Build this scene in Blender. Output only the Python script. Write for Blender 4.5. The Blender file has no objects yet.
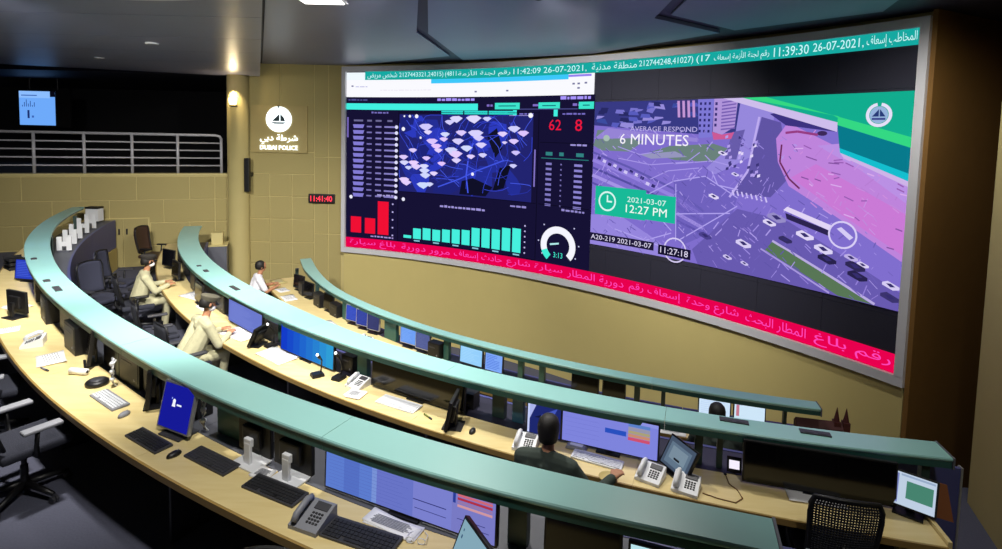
import bpy, bmesh, math, random, unicodedata
from mathutils import Vector, Matrix
random.seed(7)
D = bpy.data
SC = bpy.context.scene
COL = SC.collection
R = math.radians

# ------------------------------------------------------------------ camera
CAM_Z = 4.26
cam_d = D.cameras.new('camera'); cam = D.objects.new('camera', cam_d); COL.objects.link(cam)
cam_d.sensor_width = 36.0
cam_d.lens = 560 / 1002 * 36.0
cam_d.shift_y = -101.74 / 1002
cam_d.clip_end = 200
_p, _r = 0.07088, 0.02443
_fw = Vector((0, math.cos(_p), -math.sin(_p)))
_R = Vector((1, 0, 0)); _U = Vector((0, math.sin(_p), math.cos(_p)))
_rt = math.cos(_r) * _R + math.sin(_r) * _U
_up = -math.sin(_r) * _R + math.cos(_r) * _U
cam.matrix_world = Matrix(((_rt.x, _up.x, -_fw.x, 0), (_rt.y, _up.y, -_fw.y, 0), (_rt.z, _up.z, -_fw.z, CAM_Z), (0, 0, 0, 1)))
SC.camera = cam

# ------------------------------------------------------------------ world, exposure
w = D.worlds.new('world'); SC.world = w; w.use_nodes = True
w.node_tree.nodes['Background'].inputs[0].default_value = (0.55, 0.62, 0.8, 1)
w.node_tree.nodes['Background'].inputs[1].default_value = 0.02
SC.view_settings.view_transform = 'Standard'
SC.view_settings.look = 'None'
SC.view_settings.exposure = 0.0
SC.view_settings.gamma = 1.0
SC.view_settings.use_curve_mapping = False

# ------------------------------------------------------------------ room light: ceiling spotlights (their housings are built with the ceiling)
SPOTS = [  # x, y, z of the lamp, target x, y, z, power, cone
    (-3.5, 4.4, 5.5, -4.4, 6.2, 1.8, 1050, 85),
    (-4.6, 5.2, 5.5, -6.6, 9.6, 1.6, 1500, 85),
    (-1.9, 5.4, 5.5, -2.4, 7.2, 1.3, 1050, 85),
    (-0.3, 6.6, 5.9, -0.9, 5.6, 1.3, 700, 90),
    (-1.0, 2.4, 5.9, -1.6, 3.6, 1.8, 420, 90),
    (1.8, 6.3, 5.9, 1.6, 4.9, 1.3, 330, 85),
    (-2.2, 6.8, 5.9, -3.8, 11.6, 0.8, 1450, 80),
    (0.4, 6.6, 5.9, 1.8, 11.5, 2.0, 1600, 100),
    (3.9, 5.4, 5.9, 6.2, 8.0, 2.2, 300, 95),
    (2.3, 1.6, 5.9, 3.4, 4.4, 1.3, 190, 70),  # unseen extra lamp, added to brighten the navy end panel and right desks
    (-5.4, 5.0, 5.5, -9.0, 14.6, 2.4, 720, 70),
    (-1.3, 6.6, 5.9, -5.6, 15.0, 2.6, 600, 62),
]
# ------------------------------------------------------------------ helpers
def lin(c):
    o = []
    for v in c[:3]:
        v = v / 255.0
        o.append(v / 12.92 if v <= 0.04045 else ((v + 0.055) / 1.055) ** 2.4)
    return tuple(o)

MATS = {}
def mat(name, rgb, rough=0.5, metal=0.0, noise=0.0, scale=20.0, bump=0.0, spec=0.5, emit=None, estr=0.0, coat=0.0):
    if name in MATS: return MATS[name]
    m = D.materials.new(name); m.use_nodes = True
    nt = m.node_tree; b = nt.nodes['Principled BSDF']
    c = lin(rgb)
    b.inputs['Base Color'].default_value = (*c, 1)
    b.inputs['Roughness'].default_value = rough
    b.inputs['Metallic'].default_value = metal
    b.inputs['Specular IOR Level'].default_value = spec
    b.inputs['Coat Weight'].default_value = coat
    if emit:
        b.inputs['Emission Color'].default_value = (*lin(emit), 1); b.inputs['Emission Strength'].default_value = estr
    if noise or bump:
        tc = nt.nodes.new('ShaderNodeTexCoord'); n = nt.nodes.new('ShaderNodeTexNoise')
        n.inputs['Scale'].default_value = scale; n.inputs['Detail'].default_value = 5
        nt.links.new(tc.outputs['Object'], n.inputs['Vector'])
        if noise:
            mx = nt.nodes.new('ShaderNodeMix'); mx.data_type = 'RGBA'
            mx.inputs[6].default_value = (*[v * (1 - noise) for v in c], 1)
            mx.inputs[7].default_value = (*[min(1, v * (1 + noise)) for v in c], 1)
            nt.links.new(n.outputs['Fac'], mx.inputs[0]); nt.links.new(mx.outputs[2], b.inputs['Base Color'])
        if bump:
            bp = nt.nodes.new('ShaderNodeBump'); bp.inputs['Strength'].default_value = bump; bp.inputs['Distance'].default_value = 0.01
            nt.links.new(n.outputs['Fac'], bp.inputs['Height']); nt.links.new(bp.outputs['Normal'], b.inputs['Normal'])
    MATS[name] = m
    return m

def screen_mat():
    m = D.materials.new('lit_screen'); m.use_nodes = True; nt = m.node_tree; nt.nodes.clear()
    o = nt.nodes.new('ShaderNodeOutputMaterial'); e = nt.nodes.new('ShaderNodeEmission'); a = nt.nodes.new('ShaderNodeAttribute')
    a.attribute_name = 'Col'; nt.links.new(a.outputs['Color'], e.inputs['Color']); e.inputs['Strength'].default_value = 1.0
    nt.links.new(e.outputs[0], o.inputs[0]); return m
M_SCREEN = screen_mat()

def fabric_wood():   # light maple worktop with long grain
    m = mat('maple', (226, 199, 140), 0.38); nt = m.node_tree; b = nt.nodes['Principled BSDF']
    tc = nt.nodes.new('ShaderNodeTexCoord'); mp = nt.nodes.new('ShaderNodeMapping'); mp.inputs['Scale'].default_value = (1.2, 9, 9)
    n = nt.nodes.new('ShaderNodeTexNoise'); n.inputs['Scale'].default_value = 2.2; n.inputs['Detail'].default_value = 6
    mx = nt.nodes.new('ShaderNodeMix'); mx.data_type = 'RGBA'
    mx.inputs[6].default_value = (*lin((212, 188, 124)), 1); mx.inputs[7].default_value = (*lin((236, 218, 164)), 1)
    nt.links.new(tc.outputs['Object'], mp.inputs[0]); nt.links.new(mp.outputs[0], n.inputs['Vector'])
    nt.links.new(n.outputs['Fac'], mx.inputs[0]); nt.links.new(mx.outputs[2], b.inputs['Base Color'])
    return m

M = dict(
    teal=mat('teal_laminate', (150, 202, 197), 0.34, noise=0.03, scale=3, coat=0.15),
    teal_dark=mat('dark_teal_edge', (46, 92, 86), 0.4, noise=0.05, scale=8),
    post=mat('post_paint', (44, 66, 62), 0.45, noise=0.05, scale=8),
    post_blue=mat('post_blue_paint', (52, 98, 120), 0.45, noise=0.05, scale=8),
    maple=fabric_wood(), ledge=mat('dark_ledge', (44, 42, 60), 0.5, noise=0.08, scale=10),
    maple_edge=mat('maple_edge_band', (150, 122, 66), 0.4, noise=0.08, scale=12),
    navy=mat('navy_panel', (76, 80, 136), 0.45, noise=0.05, scale=6),
    slate=mat('slate_ledge', (96, 98, 108), 0.5, noise=0.08, scale=14),
    plinth=mat('plinth_yellow', (190, 170, 104), 0.55, noise=0.05, scale=5),
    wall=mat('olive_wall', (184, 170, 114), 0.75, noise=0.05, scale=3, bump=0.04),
    wallp=mat('olive_fabric_panel', (174, 160, 106), 0.9, noise=0.05, scale=40, bump=0.15),
    joint=mat('panel_joint', (206, 192, 132), 0.7, noise=0.04, scale=6),
    facade=mat('facade_paint', (208, 192, 126), 0.7, noise=0.03, scale=2),
    brown=mat('shaded_olive', (128, 92, 40), 0.7, noise=0.08, scale=4),  # olive wall darkened to brown, its shade put into the colour
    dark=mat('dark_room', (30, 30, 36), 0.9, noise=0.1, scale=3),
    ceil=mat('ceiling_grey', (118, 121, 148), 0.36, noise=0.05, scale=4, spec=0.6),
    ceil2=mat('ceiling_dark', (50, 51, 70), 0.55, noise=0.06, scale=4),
    carpet=mat('carpet', (84, 86, 104), 0.95, noise=0.18, scale=60, bump=0.3),
    silver=mat('brushed_silver', (176, 178, 184), 0.35, 0.6, noise=0.04, scale=10),
    frame=mat('led_frame', (216, 216, 222), 0.45, 0.05, noise=0.03, scale=6),
    rail=mat('rail_steel', (190, 190, 198), 0.5, 0.2, noise=0.03, scale=9),
    black=mat('black_plastic', (20, 20, 23), 0.45, noise=0.08, scale=12),
    gloss=mat('black_glass', (8, 8, 11), 0.12, noise=0.02, scale=5),
    led_off=mat('led_off', (42, 42, 58), 0.6, noise=0.05, scale=30),
    dgrey=mat('dark_grey_plastic', (58, 58, 64), 0.5, noise=0.06, scale=14),
    grey=mat('grey_plastic', (132, 134, 142), 0.5, noise=0.05, scale=14),
    white=mat('white_plastic', (226, 228, 232), 0.45, noise=0.03, scale=14),
    paper=mat('paper', (238, 238, 240), 0.85, noise=0.02, scale=10),
    key=mat('key_black', (34, 34, 38), 0.55, noise=0.06, scale=20),
    keyw=mat('key_white', (206, 208, 214), 0.5, noise=0.04, scale=20),
    mesh=mat('chair_mesh', (34, 36, 44), 0.85, noise=0.15, scale=120, bump=0.3),
    fabric=mat('chair_fabric', (44, 46, 58), 0.95, noise=0.15, scale=90, bump=0.3),
    bluefab=mat('chair_blue_fabric', (56, 58, 76), 0.95, noise=0.12, scale=90, bump=0.3),
    brownfab=mat('chair_brown_leather', (66, 46, 36), 0.5, noise=0.12, scale=40, bump=0.2),
    pad=mat('armrest_pad', (150, 152, 160), 0.6, noise=0.06, scale=30),
    skin=mat('skin', (176, 124, 92), 0.55, noise=0.06, scale=30),
    hair=mat('hair', (22, 18, 16), 0.6, noise=0.2, scale=80, bump=0.3),
    khaki=mat('khaki_cloth', (184, 180, 146), 0.9, noise=0.16, scale=18, bump=0.5),
    shirtw=mat('white_cloth', (232, 230, 236), 0.9, noise=0.04, scale=30, bump=0.2),
    shirtg=mat('green_cloth', (56, 66, 60), 0.9, noise=0.1, scale=30, bump=0.2),
    trouser=mat('dark_trousers', (28, 30, 36), 0.9, noise=0.1, scale=40),
    cap=mat('cap_cloth', (92, 88, 74), 0.9, noise=0.08, scale=50, bump=0.2),
    capd=mat('cap_dark_cloth', (44, 40, 36), 0.9, noise=0.08, scale=50, bump=0.2),
    shoe=mat('shoe', (16, 16, 16), 0.4, noise=0.1, scale=30),
    eye=mat('eye', (14, 12, 12), 0.2, noise=0.02, scale=30),
    maroon=mat('maroon_model', (74, 26, 28), 0.6, noise=0.15, scale=30),
    wood=mat('brown_card', (146, 88, 50), 0.6, noise=0.08, scale=20),
    lamp=mat('lamp_glow', (255, 236, 190), 0.5, emit=(255, 226, 160), estr=6.0),
    lampw=mat('lamp_white', (255, 255, 255), 0.5, emit=(255, 250, 245), estr=3.0),
    sign=mat('sign_light', (255, 255, 255), 0.5, emit=(235, 250, 255), estr=1.3),
    signd=mat('sign_dark', (40, 60, 70), 0.5, noise=0.02, scale=10),
    signb=mat('sign_plate', (178, 160, 104), 0.7, noise=0.04, scale=8),
    led_red=mat('led_red', (255, 40, 60), 0.5, emit=(255, 50, 80), estr=1.4),
    dot=mat('indicator', (255, 255, 255), 0.5, emit=(255, 255, 255), estr=2.5),
    green_m=mat('green_marker', (120, 130, 60), 0.5, noise=0.05, scale=30),
    orange=mat('orange_marker', (190, 130, 70), 0.5, noise=0.05, scale=30),
    cable=mat('cable_black', (18, 18, 20), 0.5, noise=0.05, scale=30),
    cablebrown=mat('cable_brown', (120, 80, 40), 0.5, noise=0.05, scale=30),
)

CX, CY = 6.8, 19.6          # common centre of the three console arcs
def pol(th, r):
    return (CX + r * math.cos(R(th)), CY + r * math.sin(R(th)))

def link(o, parent=None):
    COL.objects.link(o)
    if parent is not None: o.parent = parent
    return o

def empty(name, loc=(0, 0, 0), rz=0.0, label=None, cat=None, group=None, kind=None):
    o = D.objects.new(name, None); o.empty_display_size = 0.1; COL.objects.link(o)
    o.location = loc; o.rotation_euler = (0, 0, rz)
    tag(o, label, cat, group, kind); return o

def tag(o, label=None, cat=None, group=None, kind=None):
    if label: o['label'] = label
    if cat: o['category'] = cat
    if group: o['group'] = group
    if kind: o['kind'] = kind
    return o

def desk_thing(name, th, r, z, yaw=0, label=None, cat=None, group=None):
    x, y = pol(th, r)
    return empty(name, (x, y, z), R(th + 90 + yaw), label, cat, group)

def fin(name, bm, m, parent=None, smooth=False, recalc=True):
    if recalc: bmesh.ops.recalc_face_normals(bm, faces=bm.faces)
    me = D.meshes.new(name); bm.to_mesh(me); bm.free()
    if smooth:
        for p in me.polygons: p.use_smooth = True
    ms = m if isinstance(m, (list, tuple)) else [m]
    for k in ms: me.materials.append(k)
    return link(D.objects.new(name, me), parent)

def NB(): return bmesh.new()

def T(x=0, y=0, z=0): return Matrix.Translation((x, y, z))
def RX(a): return Matrix.Rotation(R(a), 4, 'X')
def RY(a): return Matrix.Rotation(R(a), 4, 'Y')
def RZ(a): return Matrix.Rotation(R(a), 4, 'Z')

def box(bm, c, s, bev=0.0, mx=None, seg=2, taper=None):
    """box centred at c with full size s, bevelled; taper = (sx, sy) scale of the top face"""
    g = bmesh.ops.create_cube(bm, size=1.0)
    vs = g['verts']
    for v in vs:
        k = (1, 1)
        if taper and v.co.z > 0: k = taper
        v.co = Vector((v.co.x * s[0] * k[0], v.co.y * s[1] * k[1], v.co.z * s[2]))
    if bev > 0:
        es = set()
        for v in vs:
            for e in v.link_edges: es.add(e)
        bv = bmesh.ops.bevel(bm, geom=list(es), offset=min(bev, min(s) * 0.45), segments=seg, profile=0.7, affect='EDGES')
        vs = list({v for f in bv['faces'] for v in f.verts} | {v for v in vs if v.is_valid})
    mm = T(*c)
    if mx is not None: mm = mx @ mm
    bmesh.ops.transform(bm, matrix=mm, verts=vs)
    return vs

def cyl(bm, p0, p1, r0, r1=None, n=14, caps=True):
    p0, p1 = Vector(p0), Vector(p1); r1 = r0 if r1 is None else r1
    d = p1 - p0; q = d.to_track_quat('Z', 'Y')
    a = []; b = []
    for k in range(n):
        t = 2 * math.pi * k / n; o = Vector((math.cos(t), math.sin(t), 0))
        a.append(bm.verts.new(p0 + q @ (o * r0))); b.append(bm.verts.new(p1 + q @ (o * r1)))
    for k in range(n): bm.faces.new((a[k], a[(k + 1) % n], b[(k + 1) % n], b[k]))
    if caps: bm.faces.new(a[::-1]); bm.faces.new(b)

def tube(bm, pts, r, n=8):
    pts = [Vector(p) for p in pts]; rings = []
    for i, p in enumerate(pts):
        d = (pts[min(i + 1, len(pts) - 1)] - pts[max(i - 1, 0)]).normalized()
        q = d.to_track_quat('Z', 'Y'); rr = r[i] if isinstance(r, (list, tuple)) else r
        rings.append([bm.verts.new(p + q @ Vector((math.cos(2 * math.pi * k / n) * rr, math.sin(2 * math.pi * k / n) * rr, 0))) for k in range(n)])
    for a, b in zip(rings, rings[1:]):
        for k in range(n): bm.faces.new((a[k], a[(k + 1) % n], b[(k + 1) % n], b[k]))
    bm.faces.new(rings[0][::-1]); bm.faces.new(rings[-1])

def lathe(bm, prof, n=20, mx=None, sx=1.0, sy=1.0):
    rings = []; vs = []
    for r, z in prof:
        ring = []
        for k in range(n):
            t = 2 * math.pi * k / n
            ring.append(bm.verts.new((r * math.cos(t) * sx, r * math.sin(t) * sy, z)))
        rings.append(ring); vs += ring
    for a, b in zip(rings, rings[1:]):
        for k in range(n): bm.faces.new((a[k], a[(k + 1) % n], b[(k + 1) % n], b[k]))
    bm.faces.new(rings[0][::-1]); bm.faces.new(rings[-1])
    if mx is not None: bmesh.ops.transform(bm, matrix=mx, verts=vs)

def prism(bm, poly, h, mx=None):
    """closed 2D polygon (x, y) extruded from z=0 to z=h, then moved by mx"""
    a = [bm.verts.new((x, y, 0)) for x, y in poly]; b = [bm.verts.new((x, y, h)) for x, y in poly]
    n = len(poly)
    for k in range(n): bm.faces.new((a[k], a[(k + 1) % n], b[(k + 1) % n], b[k]))
    bm.faces.new(a[::-1]); bm.faces.new(b)
    if mx is not None: bmesh.ops.transform(bm, matrix=mx, verts=a + b)

def arc_slab(bm, th0, th1, prof, cx=CX, cy=CY, step=1.0):
    """sweep a closed profile [(r, z)...] round the arc centre from th0 to th1"""
    n = max(2, int(abs(th1 - th0) / step) + 1); rings = []
    for i in range(n + 1):
        t = R(th0 + (th1 - th0) * i / n); c, s = math.cos(t), math.sin(t)
        rings.append([bm.verts.new((cx + r * c, cy + r * s, z)) for r, z in prof])
    k = len(prof)
    for a, b in zip(rings, rings[1:]):
        for j in range(k): bm.faces.new((a[j], a[(j + 1) % k], b[(j + 1) % k], b[j]))
    bm.faces.new(rings[0]); bm.faces.new(rings[-1][::-1])

def rect_prof(r0, r1, z0, z1): return [(r0, z0), (r1, z0), (r1, z1), (r0, z1)]

def struct(name, bm, m, label=None, smooth=False):
    o = fin(name, bm, m, None, smooth); o['kind'] = 'structure'
    if label: o['label'] = label
    return o

def copy_tree(src, loc=None, rz=None, label=None, group=None):
    r = src.copy(); COL.objects.link(r)
    if loc is not None: r.location = loc
    if rz is not None: r.rotation_euler = (0, 0, rz)
    if label: r['label'] = label
    if group: r['group'] = group
    for ch in list(src.children):
        c = ch.copy(); COL.objects.link(c); c.parent = r
        for g in list(ch.children):
            d = g.copy(); COL.objects.link(d); d.parent = c
    return r

# ---- flat drawn content of screens: polygons in 2D, coloured, stacked in thin layers
class Art:
    def __init__(s): s.items = []          # (layer, poly, rgb)
    def poly(s, pts, rgb, layer=0): s.items.append((layer, [tuple(p) for p in pts], rgb)); return s
    def rect(s, x0, y0, x1, y1, rgb, layer=0): return s.poly([(x0, y0), (x1, y0), (x1, y1), (x0, y1)], rgb, layer)
    def ell(s, cx, cy, rx, ry, rgb, layer=0, n=14):
        return s.poly([(cx + rx * math.cos(2 * math.pi * k / n), cy + ry * math.sin(2 * math.pi * k / n)) for k in range(n)], rgb, layer)
    def ring(s, cx, cy, rx, ry, wx, wy, rgb, layer=0, a0=0, a1=360, n=24):
        for k in range(n):
            a, b = R(a0 + (a1 - a0) * k / n), R(a0 + (a1 - a0) * (k + 1) / n)
            s.poly([(cx + rx * math.cos(a), cy + ry * math.sin(a)), (cx + rx * math.cos(b), cy + ry * math.sin(b)),
                    (cx + (rx - wx) * math.cos(b), cy + (ry - wy) * math.sin(b)), (cx + (rx - wx) * math.cos(a), cy + (ry - wy) * math.sin(a))], rgb, layer)
        return s
    def line(s, pts, wd, rgb, layer=0, asp=1.0):
        """polyline of width wd (in x units); asp = y units per x unit"""
        for (x0, y0), (x1, y1) in zip(pts, pts[1:]):
            dx, dy = x1 - x0, (y1 - y0) / asp; L = math.hypot(dx, dy) or 1e-6
            nx, ny = -dy / L * wd / 2, dx / L * wd / 2 * asp
            s.poly([(x0 + nx, y0 + ny), (x1 + nx, y1 + ny), (x1 - nx, y1 - ny), (x0 - nx, y0 - ny)], rgb, layer)
        return s

def clip_u(poly, u0, u1):
    def half(ps, f, inter):
        out = []
        for i in range(len(ps)):
            a, b = ps[i], ps[(i + 1) % len(ps)]
            fa, fb = f(a), f(b)
            if fa: out.append(a)
            if fa != fb: out.append(inter(a, b))
        return out
    def it(c):
        def g(a, b):
            t = (c - a[0]) / (b[0] - a[0]); return (c, a[1] + (b[1] - a[1]) * t)
        return g
    ps = half(poly, lambda p: p[0] >= u0, it(u0))
    if len(ps) > 2: ps = half(ps, lambda p: p[0] <= u1, it(u1))
    return ps

def art_mesh(name, art, fmap, parent, du=None, extra=None):
    """fmap(u, v, layer) -> xyz; du cuts polygons at multiples of du (for a curved screen); extra = [(verts2d, faces, rgb, layer)]"""
    vs, fs, cs = [], [], []
    for layer, poly, rgb in sorted(art.items, key=lambda a: a[0]):
        c = (*lin(rgb), 1)
        us = [p[0] for p in poly]
        parts = [poly]
        if du and max(us) - min(us) > du * 0.6:
            k0, k1 = math.floor(min(us) / du), math.floor(max(us) / du - 1e-9)
            parts = [clip_u(poly, k * du, (k + 1) * du) for k in range(k0, k1 + 1)] if k1 > k0 else [poly]
        for ps in parts:
            if len(ps) < 3: continue
            b = len(vs); vs += [fmap(p[0], p[1], layer) for p in ps]; fs.append(list(range(b, b + len(ps)))); cs += [c] * len(ps)
    for v2, f2, rgb, layer in (extra or []):
        c = (*lin(rgb), 1); b = len(vs)
        vs += [fmap(p[0], p[1], layer) for p in v2]
        for f in f2: fs.append([b + i for i in f]); cs += [c] * len(f)
    me = D.meshes.new(name); me.from_pydata(vs, [], fs); me.materials.append(M_SCREEN)
    at = me.color_attributes.new('Col', 'FLOAT_COLOR', 'CORNER')
    at.data.foreach_set('color', [x for c in cs for x in c])
    return link(D.objects.new(name, me), parent)

# ---- lettering: text curves turned into flat outlines (Arabic joined by hand)
AR = {}
for cp in range(0xFE70, 0xFEFD):
    d = unicodedata.decomposition(chr(cp)).split()
    if len(d) == 2: AR.setdefault(chr(int(d[1], 16)), {})[d[0].strip('<>')] = chr(cp)
def shape_ar(s):
    out = []; isar = lambda c: c in AR
    for i, c in enumerate(s):
        if not isar(c): out.append(c); continue
        f = AR[c]
        prev = i > 0 and isar(s[i - 1]) and 'initial' in AR[s[i - 1]]
        nxt = i + 1 < len(s) and isar(s[i + 1]) and 'final' in AR[s[i + 1]] and 'initial' in f
        k = 'medial' if prev and nxt and 'medial' in f else 'final' if prev and 'final' in f else 'initial' if nxt and 'initial' in f else 'isolated'
        out.append(f.get(k, c))
    # visual order: reverse the line, keep runs of digits and latin as they are
    vis = []; run = ''
    for c in reversed(out):
        if c.isascii() and c not in ' ': run = c + run
        else:
            if run: vis.append(run); run = ''
            vis.append(c)
    if run: vis.append(run)
    return ''.join(vis)
_tc = {}
def text2d(txt):
    """flat triangulated outline of a line of text: verts normalised to x 0..1, y 0..1, plus its aspect"""
    if txt in _tc: return _tc[txt]
    cu = D.curves.new('t', 'FONT'); cu.body = txt; cu.resolution_u = 2; cu.size = 1; cu.offset = 0.0
    o = D.objects.new('t', cu); COL.objects.link(o)
    dg = bpy.context.evaluated_depsgraph_get(); ev = o.evaluated_get(dg); me = ev.to_mesh()
    v = [(p.co.x, p.co.y) for p in me.vertices]; f = [list(p.vertices) for p in me.polygons]
    ev.to_mesh_clear(); D.objects.remove(o); D.curves.remove(cu)
    x0, x1 = min(p[0] for p in v), max(p[0] for p in v); y0, y1 = min(p[1] for p in v), max(p[1] for p in v)
    v = [((p[0] - x0) / (x1 - x0), (p[1] - y0) / (y1 - y0)) for p in v]
    _tc[txt] = (v, f, (x1 - x0) / (y1 - y0)); return _tc[txt]
def text_at(txt, x0, y0, x1, y1, rgb, layer):
    v, f, a = text2d(txt)
    return ([(x0 + p[0] * (x1 - x0), y0 + p[1] * (y1 - y0)) for p in v], f, rgb, layer)
# ------------------------------------------------------------------ floors (three terraces stepping down to the video wall)
LOW = -1.1
bm = NB(); box(bm, (-3, 9, LOW - 0.1), (34, 30, 0.2)); struct('floor', bm, M['carpet'], 'grey carpeted floor in front of the video wall')
bm = NB(); arc_slab(bm, -176, -80, rect_prof(12.95, 15.36, LOW, 0.0)); struct('floor_terrace', bm, M['carpet'], 'grey carpeted lowest terrace behind the farthest console')
bm = NB(); arc_slab(bm, -176, -99.6, rect_prof(15.36, 17.46, LOW, 0.6)); struct('floor_terrace', bm, M['carpet'], 'grey carpeted middle terrace behind the second console')
bm = NB(); arc_slab(bm, -172, -106.3, rect_prof(17.46, 22.6, LOW, 1.1)); struct('floor_terrace', bm, M['carpet'], 'grey carpeted upper terrace behind the nearest console')

CEIL_Z, SOF_Z = 5.97, 5.6
# ------------------------------------------------------------------ back wall with fabric panels
def panel_mesh(w, h, t=0.022):
    b = NB(); box(b, (0, t / 2, 0), (w, t, h), 0.006, seg=1); me = D.meshes.new('panel'); bmesh.ops.recalc_face_normals(b, faces=b.faces); b.to_mesh(me); b.free()
    me.materials.append(M['wallp']); return me
PANELS = {}
def add_panel(parent, x0, x1, z0, z1, gap=0.022):
    k = (round(x1 - x0, 3), round(z1 - z0, 3))
    if k not in PANELS: PANELS[k] = panel_mesh(k[0] - gap, k[1] - gap)
    o = D.objects.new('panel', PANELS[k]); link(o, parent); o.location = ((x0 + x1) / 2, 0, (z0 + z1) / 2)

# wall to the left of the video wall: local x runs left, local +y faces the room
wb = NB(); box(wb, (1.55, -0.1, 2.42), (3.3, 0.2, 7.06)); wall_back = struct('wall_back', wb, M['joint'], 'olive back wall beside the video wall')
wall_back.location = (-4.15, 15.0, 0); wall_back.rotation_euler = (0, 0, math.pi)
zr = [-1.08, -0.6, 0, 0.58, 1.17, 1.8, 2.41, 3.02, 3.62, 5.96]
for z0, z1 in zip(zr, zr[1:]):
    for x0, x1 in ((0.86, 1.46), (1.46, 2.06), (2.06, 2.66)) if z1 < 3.1 else ((0.86, 2.66),) if z1 < 4 else ((0.86, 1.76), (1.76, 2.66)):
        add_panel(wall_back, x0, x1, z0, z1)
for z0, z1 in ((-1.08, 1.42), (1.42, 3.5), (3.5, 5.96)):
    add_panel(wall_back, 0.12, 0.48, z0, z1); add_panel(wall_back, 0.48, 0.86, z0, z1)

# wall under the balcony
wl = NB(); box(wl, (4.6, -0.1, 0.92), (9.2, 0.2, 4.04)); wall_balcony = struct('wall_balcony', wl, M['joint'], 'olive panelled wall under the balcony')
wall_balcony.location = (-7.3, 15.0, 0); wall_balcony.rotation_euler = (0, 0, math.atan2(-0.339, -0.941))
for r_ in range(5):
    z1 = 2.92 - r_ * 0.6; z0 = max(0.02, z1 - 0.6)
    xs = [0.05, 0.35]; x = 0.35 + (0.6 if r_ % 2 == 0 else 1.2); xs.append(x)
    while x < 9.0: x = round(x + 1.2, 3); xs.append(min(x, 9.15))
    for x0, x1 in zip(xs, xs[1:]):
        if x1 - x0 < 0.1 or (z1 < 2.2 and x1 > 1.86 and x0 < 3.04):
            if x0 < 1.8 and x1 > 1.86: add_panel(wall_balcony, x0, 1.86, z0, z1)
            if x0 < 3.04 and x1 > 3.1: add_panel(wall_balcony, 3.04, x1, z0, z1)
            continue
        add_panel(wall_balcony, x0, x1, z0, z1)
wc = NB(); box(wc, (4.6, -0.1, 2.97), (9.2, 0.28, 0.06), 0.01); fin('coping', wc, M['joint'], wall_balcony)
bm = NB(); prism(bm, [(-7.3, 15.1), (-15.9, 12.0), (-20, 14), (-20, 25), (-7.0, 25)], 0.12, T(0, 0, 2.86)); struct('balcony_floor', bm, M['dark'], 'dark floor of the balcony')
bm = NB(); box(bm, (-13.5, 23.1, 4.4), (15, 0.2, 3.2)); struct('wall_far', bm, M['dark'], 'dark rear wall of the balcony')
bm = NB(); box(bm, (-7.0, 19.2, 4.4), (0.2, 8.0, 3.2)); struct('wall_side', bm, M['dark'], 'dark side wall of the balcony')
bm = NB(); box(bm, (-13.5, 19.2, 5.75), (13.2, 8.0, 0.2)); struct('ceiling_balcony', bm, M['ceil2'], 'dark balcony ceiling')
bm = NB(); box(bm, (-17.9, 5, 3.0), (0.2, 22, 6)); struct('wall_left', bm, M['wall'], 'olive side wall left of the consoles')
bm = NB(); box(bm, (-4, -2.6, 3.0), (30, 0.2, 6)); struct('wall_rear', bm, M['wall'], 'olive wall behind the viewpoint')

# round column with its sconce
bm = NB(); lathe(bm, [(0.29, LOW), (0.29, 0.1), (0.265, 0.12), (0.265, 5.6)], 32, T(-6.98, 14.86, 0)); struct('column', bm, M['wall'], 'round olive column at the balcony corner', True)
t = empty('wall_sconce', (-6.98, 14.57, 4.82), 0, 'small glowing half-cup sconce on the round olive column', 'lamp')
bm = NB(); lathe(bm, [(0.05, 0), (0.08, 0.015), (0.095, 0.08), (0.10, 0.17), (0.09, 0.17), (0.075, 0.09), (0.03, 0.04)], 20); fin('cup', bm, M['lamp'], t, True)
bm = NB(); box(bm, (0, 0.05, -0.03), (0.2, 0.12, 0.04), 0.01); fin('bracket', bm, M['black'], t)
ld = D.lights.new('sconce_light', 'POINT'); ld.energy = 22; ld.color = (1, 0.8, 0.5); ld.shadow_soft_size = 0.06
lo = link(D.objects.new('sconce_light', ld), t); lo.location = (0, 0, 0.3)

# column loudspeaker
t = empty('column_loudspeaker', (-6.66, 14.66, 2.56), 0, 'narrow black column loudspeaker beside the round column', 'loudspeaker')
bm = NB(); box(bm, (0, 0, 0.44), (0.13, 0.12, 0.88), 0.012); fin('cabinet', bm, M['black'], t)
bm = NB(); box(bm, (0, -0.064, 0.44), (0.105, 0.012, 0.83), 0.004); fin('grille', bm, M['black'], t)
bm = NB(); box(bm, (0, 0.17, 0.44), (0.06, 0.24, 0.1), 0.005); fin('bracket', bm, M['black'], t)

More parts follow.
